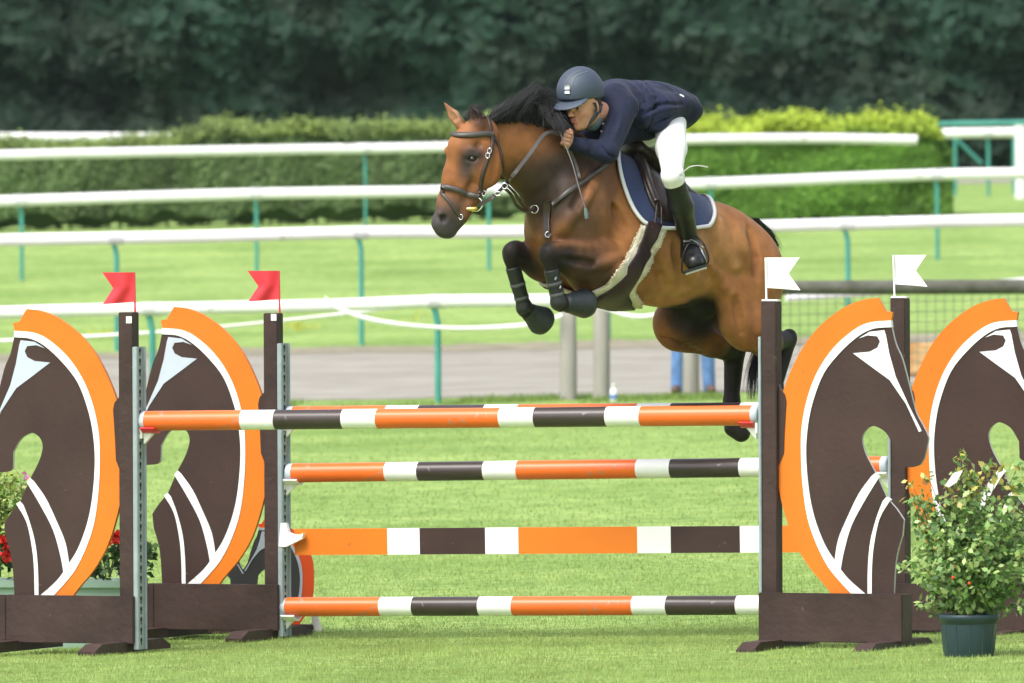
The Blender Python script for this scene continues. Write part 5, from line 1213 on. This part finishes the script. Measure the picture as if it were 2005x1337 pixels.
# ================================================================ PERSON IN JEANS behind
pq = gp(1357, 98.6); pj = empty('person', pq, 'standing person in blue jeans mostly hidden behind the horse', 'person')
s_ = Sculpt(.012); sk = (.5, .26, .18); X = lambda x, y, z: pq+Vector((x, y, z))
for sg in (1, -1):
    s_.cap(X(sg*.09, 0, .95), X(sg*.13, 0, .5), .07, .05, sk, .03); s_.cap(X(sg*.13, 0, .5), X(sg*.15, .02, .1), .048, .035, sk, .03); s_.cap(X(sg*.15, .02, .06), X(sg*.17, -.13, .04), .035, .03, sk, .02)
    s_.cap(X(sg*.17, 0, 1.42), X(sg*.2, .02, 1.15), .045, .038, sk, .03); s_.cap(X(sg*.2, .02, 1.15), X(sg*.08, -.2, 1.05), .036, .026, sk, .02)
    for i in range(4): s_.cap(X(sg*.07, -.21, 1.06-.02*i), X(sg*.02, -.26, 1.05-.02*i), .011, .009, sk, .004)
    s_.cap(X(sg*.07, -.2, 1.08), X(sg*.05, -.24, 1.11), .012, .010, sk, .006)
s_.cap(X(0, 0, 1.0), X(0, 0, 1.38), .13, .14, sk, .05, (0, 1, 0), .7); s_.cap(X(0, 0, 1.42), X(0, -.01, 1.55), .055, .05, sk, .03)
s_.ell(X(0, -.015, 1.64), (.075, .095, .115), np.eye(3), sk, .02); s_.cap(X(0, -.1, 1.65), X(0, -.125, 1.62), .01, .014, sk, .01)
link('body', s_.mesh('bystander_body', M_skin, 1), pj)
s_ = Sculpt(.012); s_.cap(X(0, 0, .92), X(0, 0, 1.0), .15, .15, k=.04, ax=(0, 1, 0), fl=.75)
for sg in (1, -1): s_.cap(X(sg*.09, 0, .92), X(sg*.135, 0, .5), .092, .072, k=.03); s_.cap(X(sg*.135, 0, .5), X(sg*.155, .02, .05), .072, .062, k=.03)
link('jeans', s_.mesh('jeans', mat('denim', (.10, .20, .42), .85, var=.3, vs=9, bump=.6, bs=30), 1), pj)
s_ = Sculpt(.012); s_.cap(X(0, 0, 1.02), X(0, 0, 1.38), .165, .17, k=.04, ax=(0, 1, 0), fl=.72)
for sg in (1, -1): s_.cap(X(sg*.17, 0, 1.42), X(sg*.205, .02, 1.15), .062, .055, k=.03); s_.cap(X(sg*.205, .02, 1.15), X(sg*.10, -.18, 1.06), .05, .042, k=.03)
link('jumper', s_.mesh('jumper', mat('grey_jumper', (.12, .12, .14), .9, bump=.4), 1), pj)
s_ = Sculpt(.01); s_.ell(X(0, .01, 1.68), (.082, .1, .09), np.eye(3), k=.02); s_.cut(X(0, -.05, 1.66), Vector((0, -.75, -.66))); link('hair', s_.mesh('hair', MATS['dark_hair'], 1), pj)
for sg in (1, -1): s_ = Sculpt(.008); s_.cap(X(sg*.155, .04, .05), X(sg*.18, -.16, .04), .048, .038, k=.02); s_.cut(X(0, 0, .003), (0, 0, -1)); link('shoe', s_.mesh('shoe', mat('brown_shoe', (.09, .05, .03), .5), 1), pj)
hz = MB().box((0, 105, 24), (140, 330, 56)).build('haze', (lambda m: m)(bpy.data.materials.new('haze')))
hm = bpy.data.materials['haze']; hm.use_nodes = True; n_ = hm.node_tree.nodes; [n_.remove(x) for x in list(n_) if x.type == 'BSDF_PRINCIPLED']
pv = n_.new('ShaderNodeVolumePrincipled'); pv.inputs['Density'].default_value = .00006; pv.inputs['Color'].default_value = (.75, 1, .92, 1); hm.node_tree.links.new(pv.outputs[0], n_['Material Output'].inputs['Volume'])
tag(hz, kind='stuff')
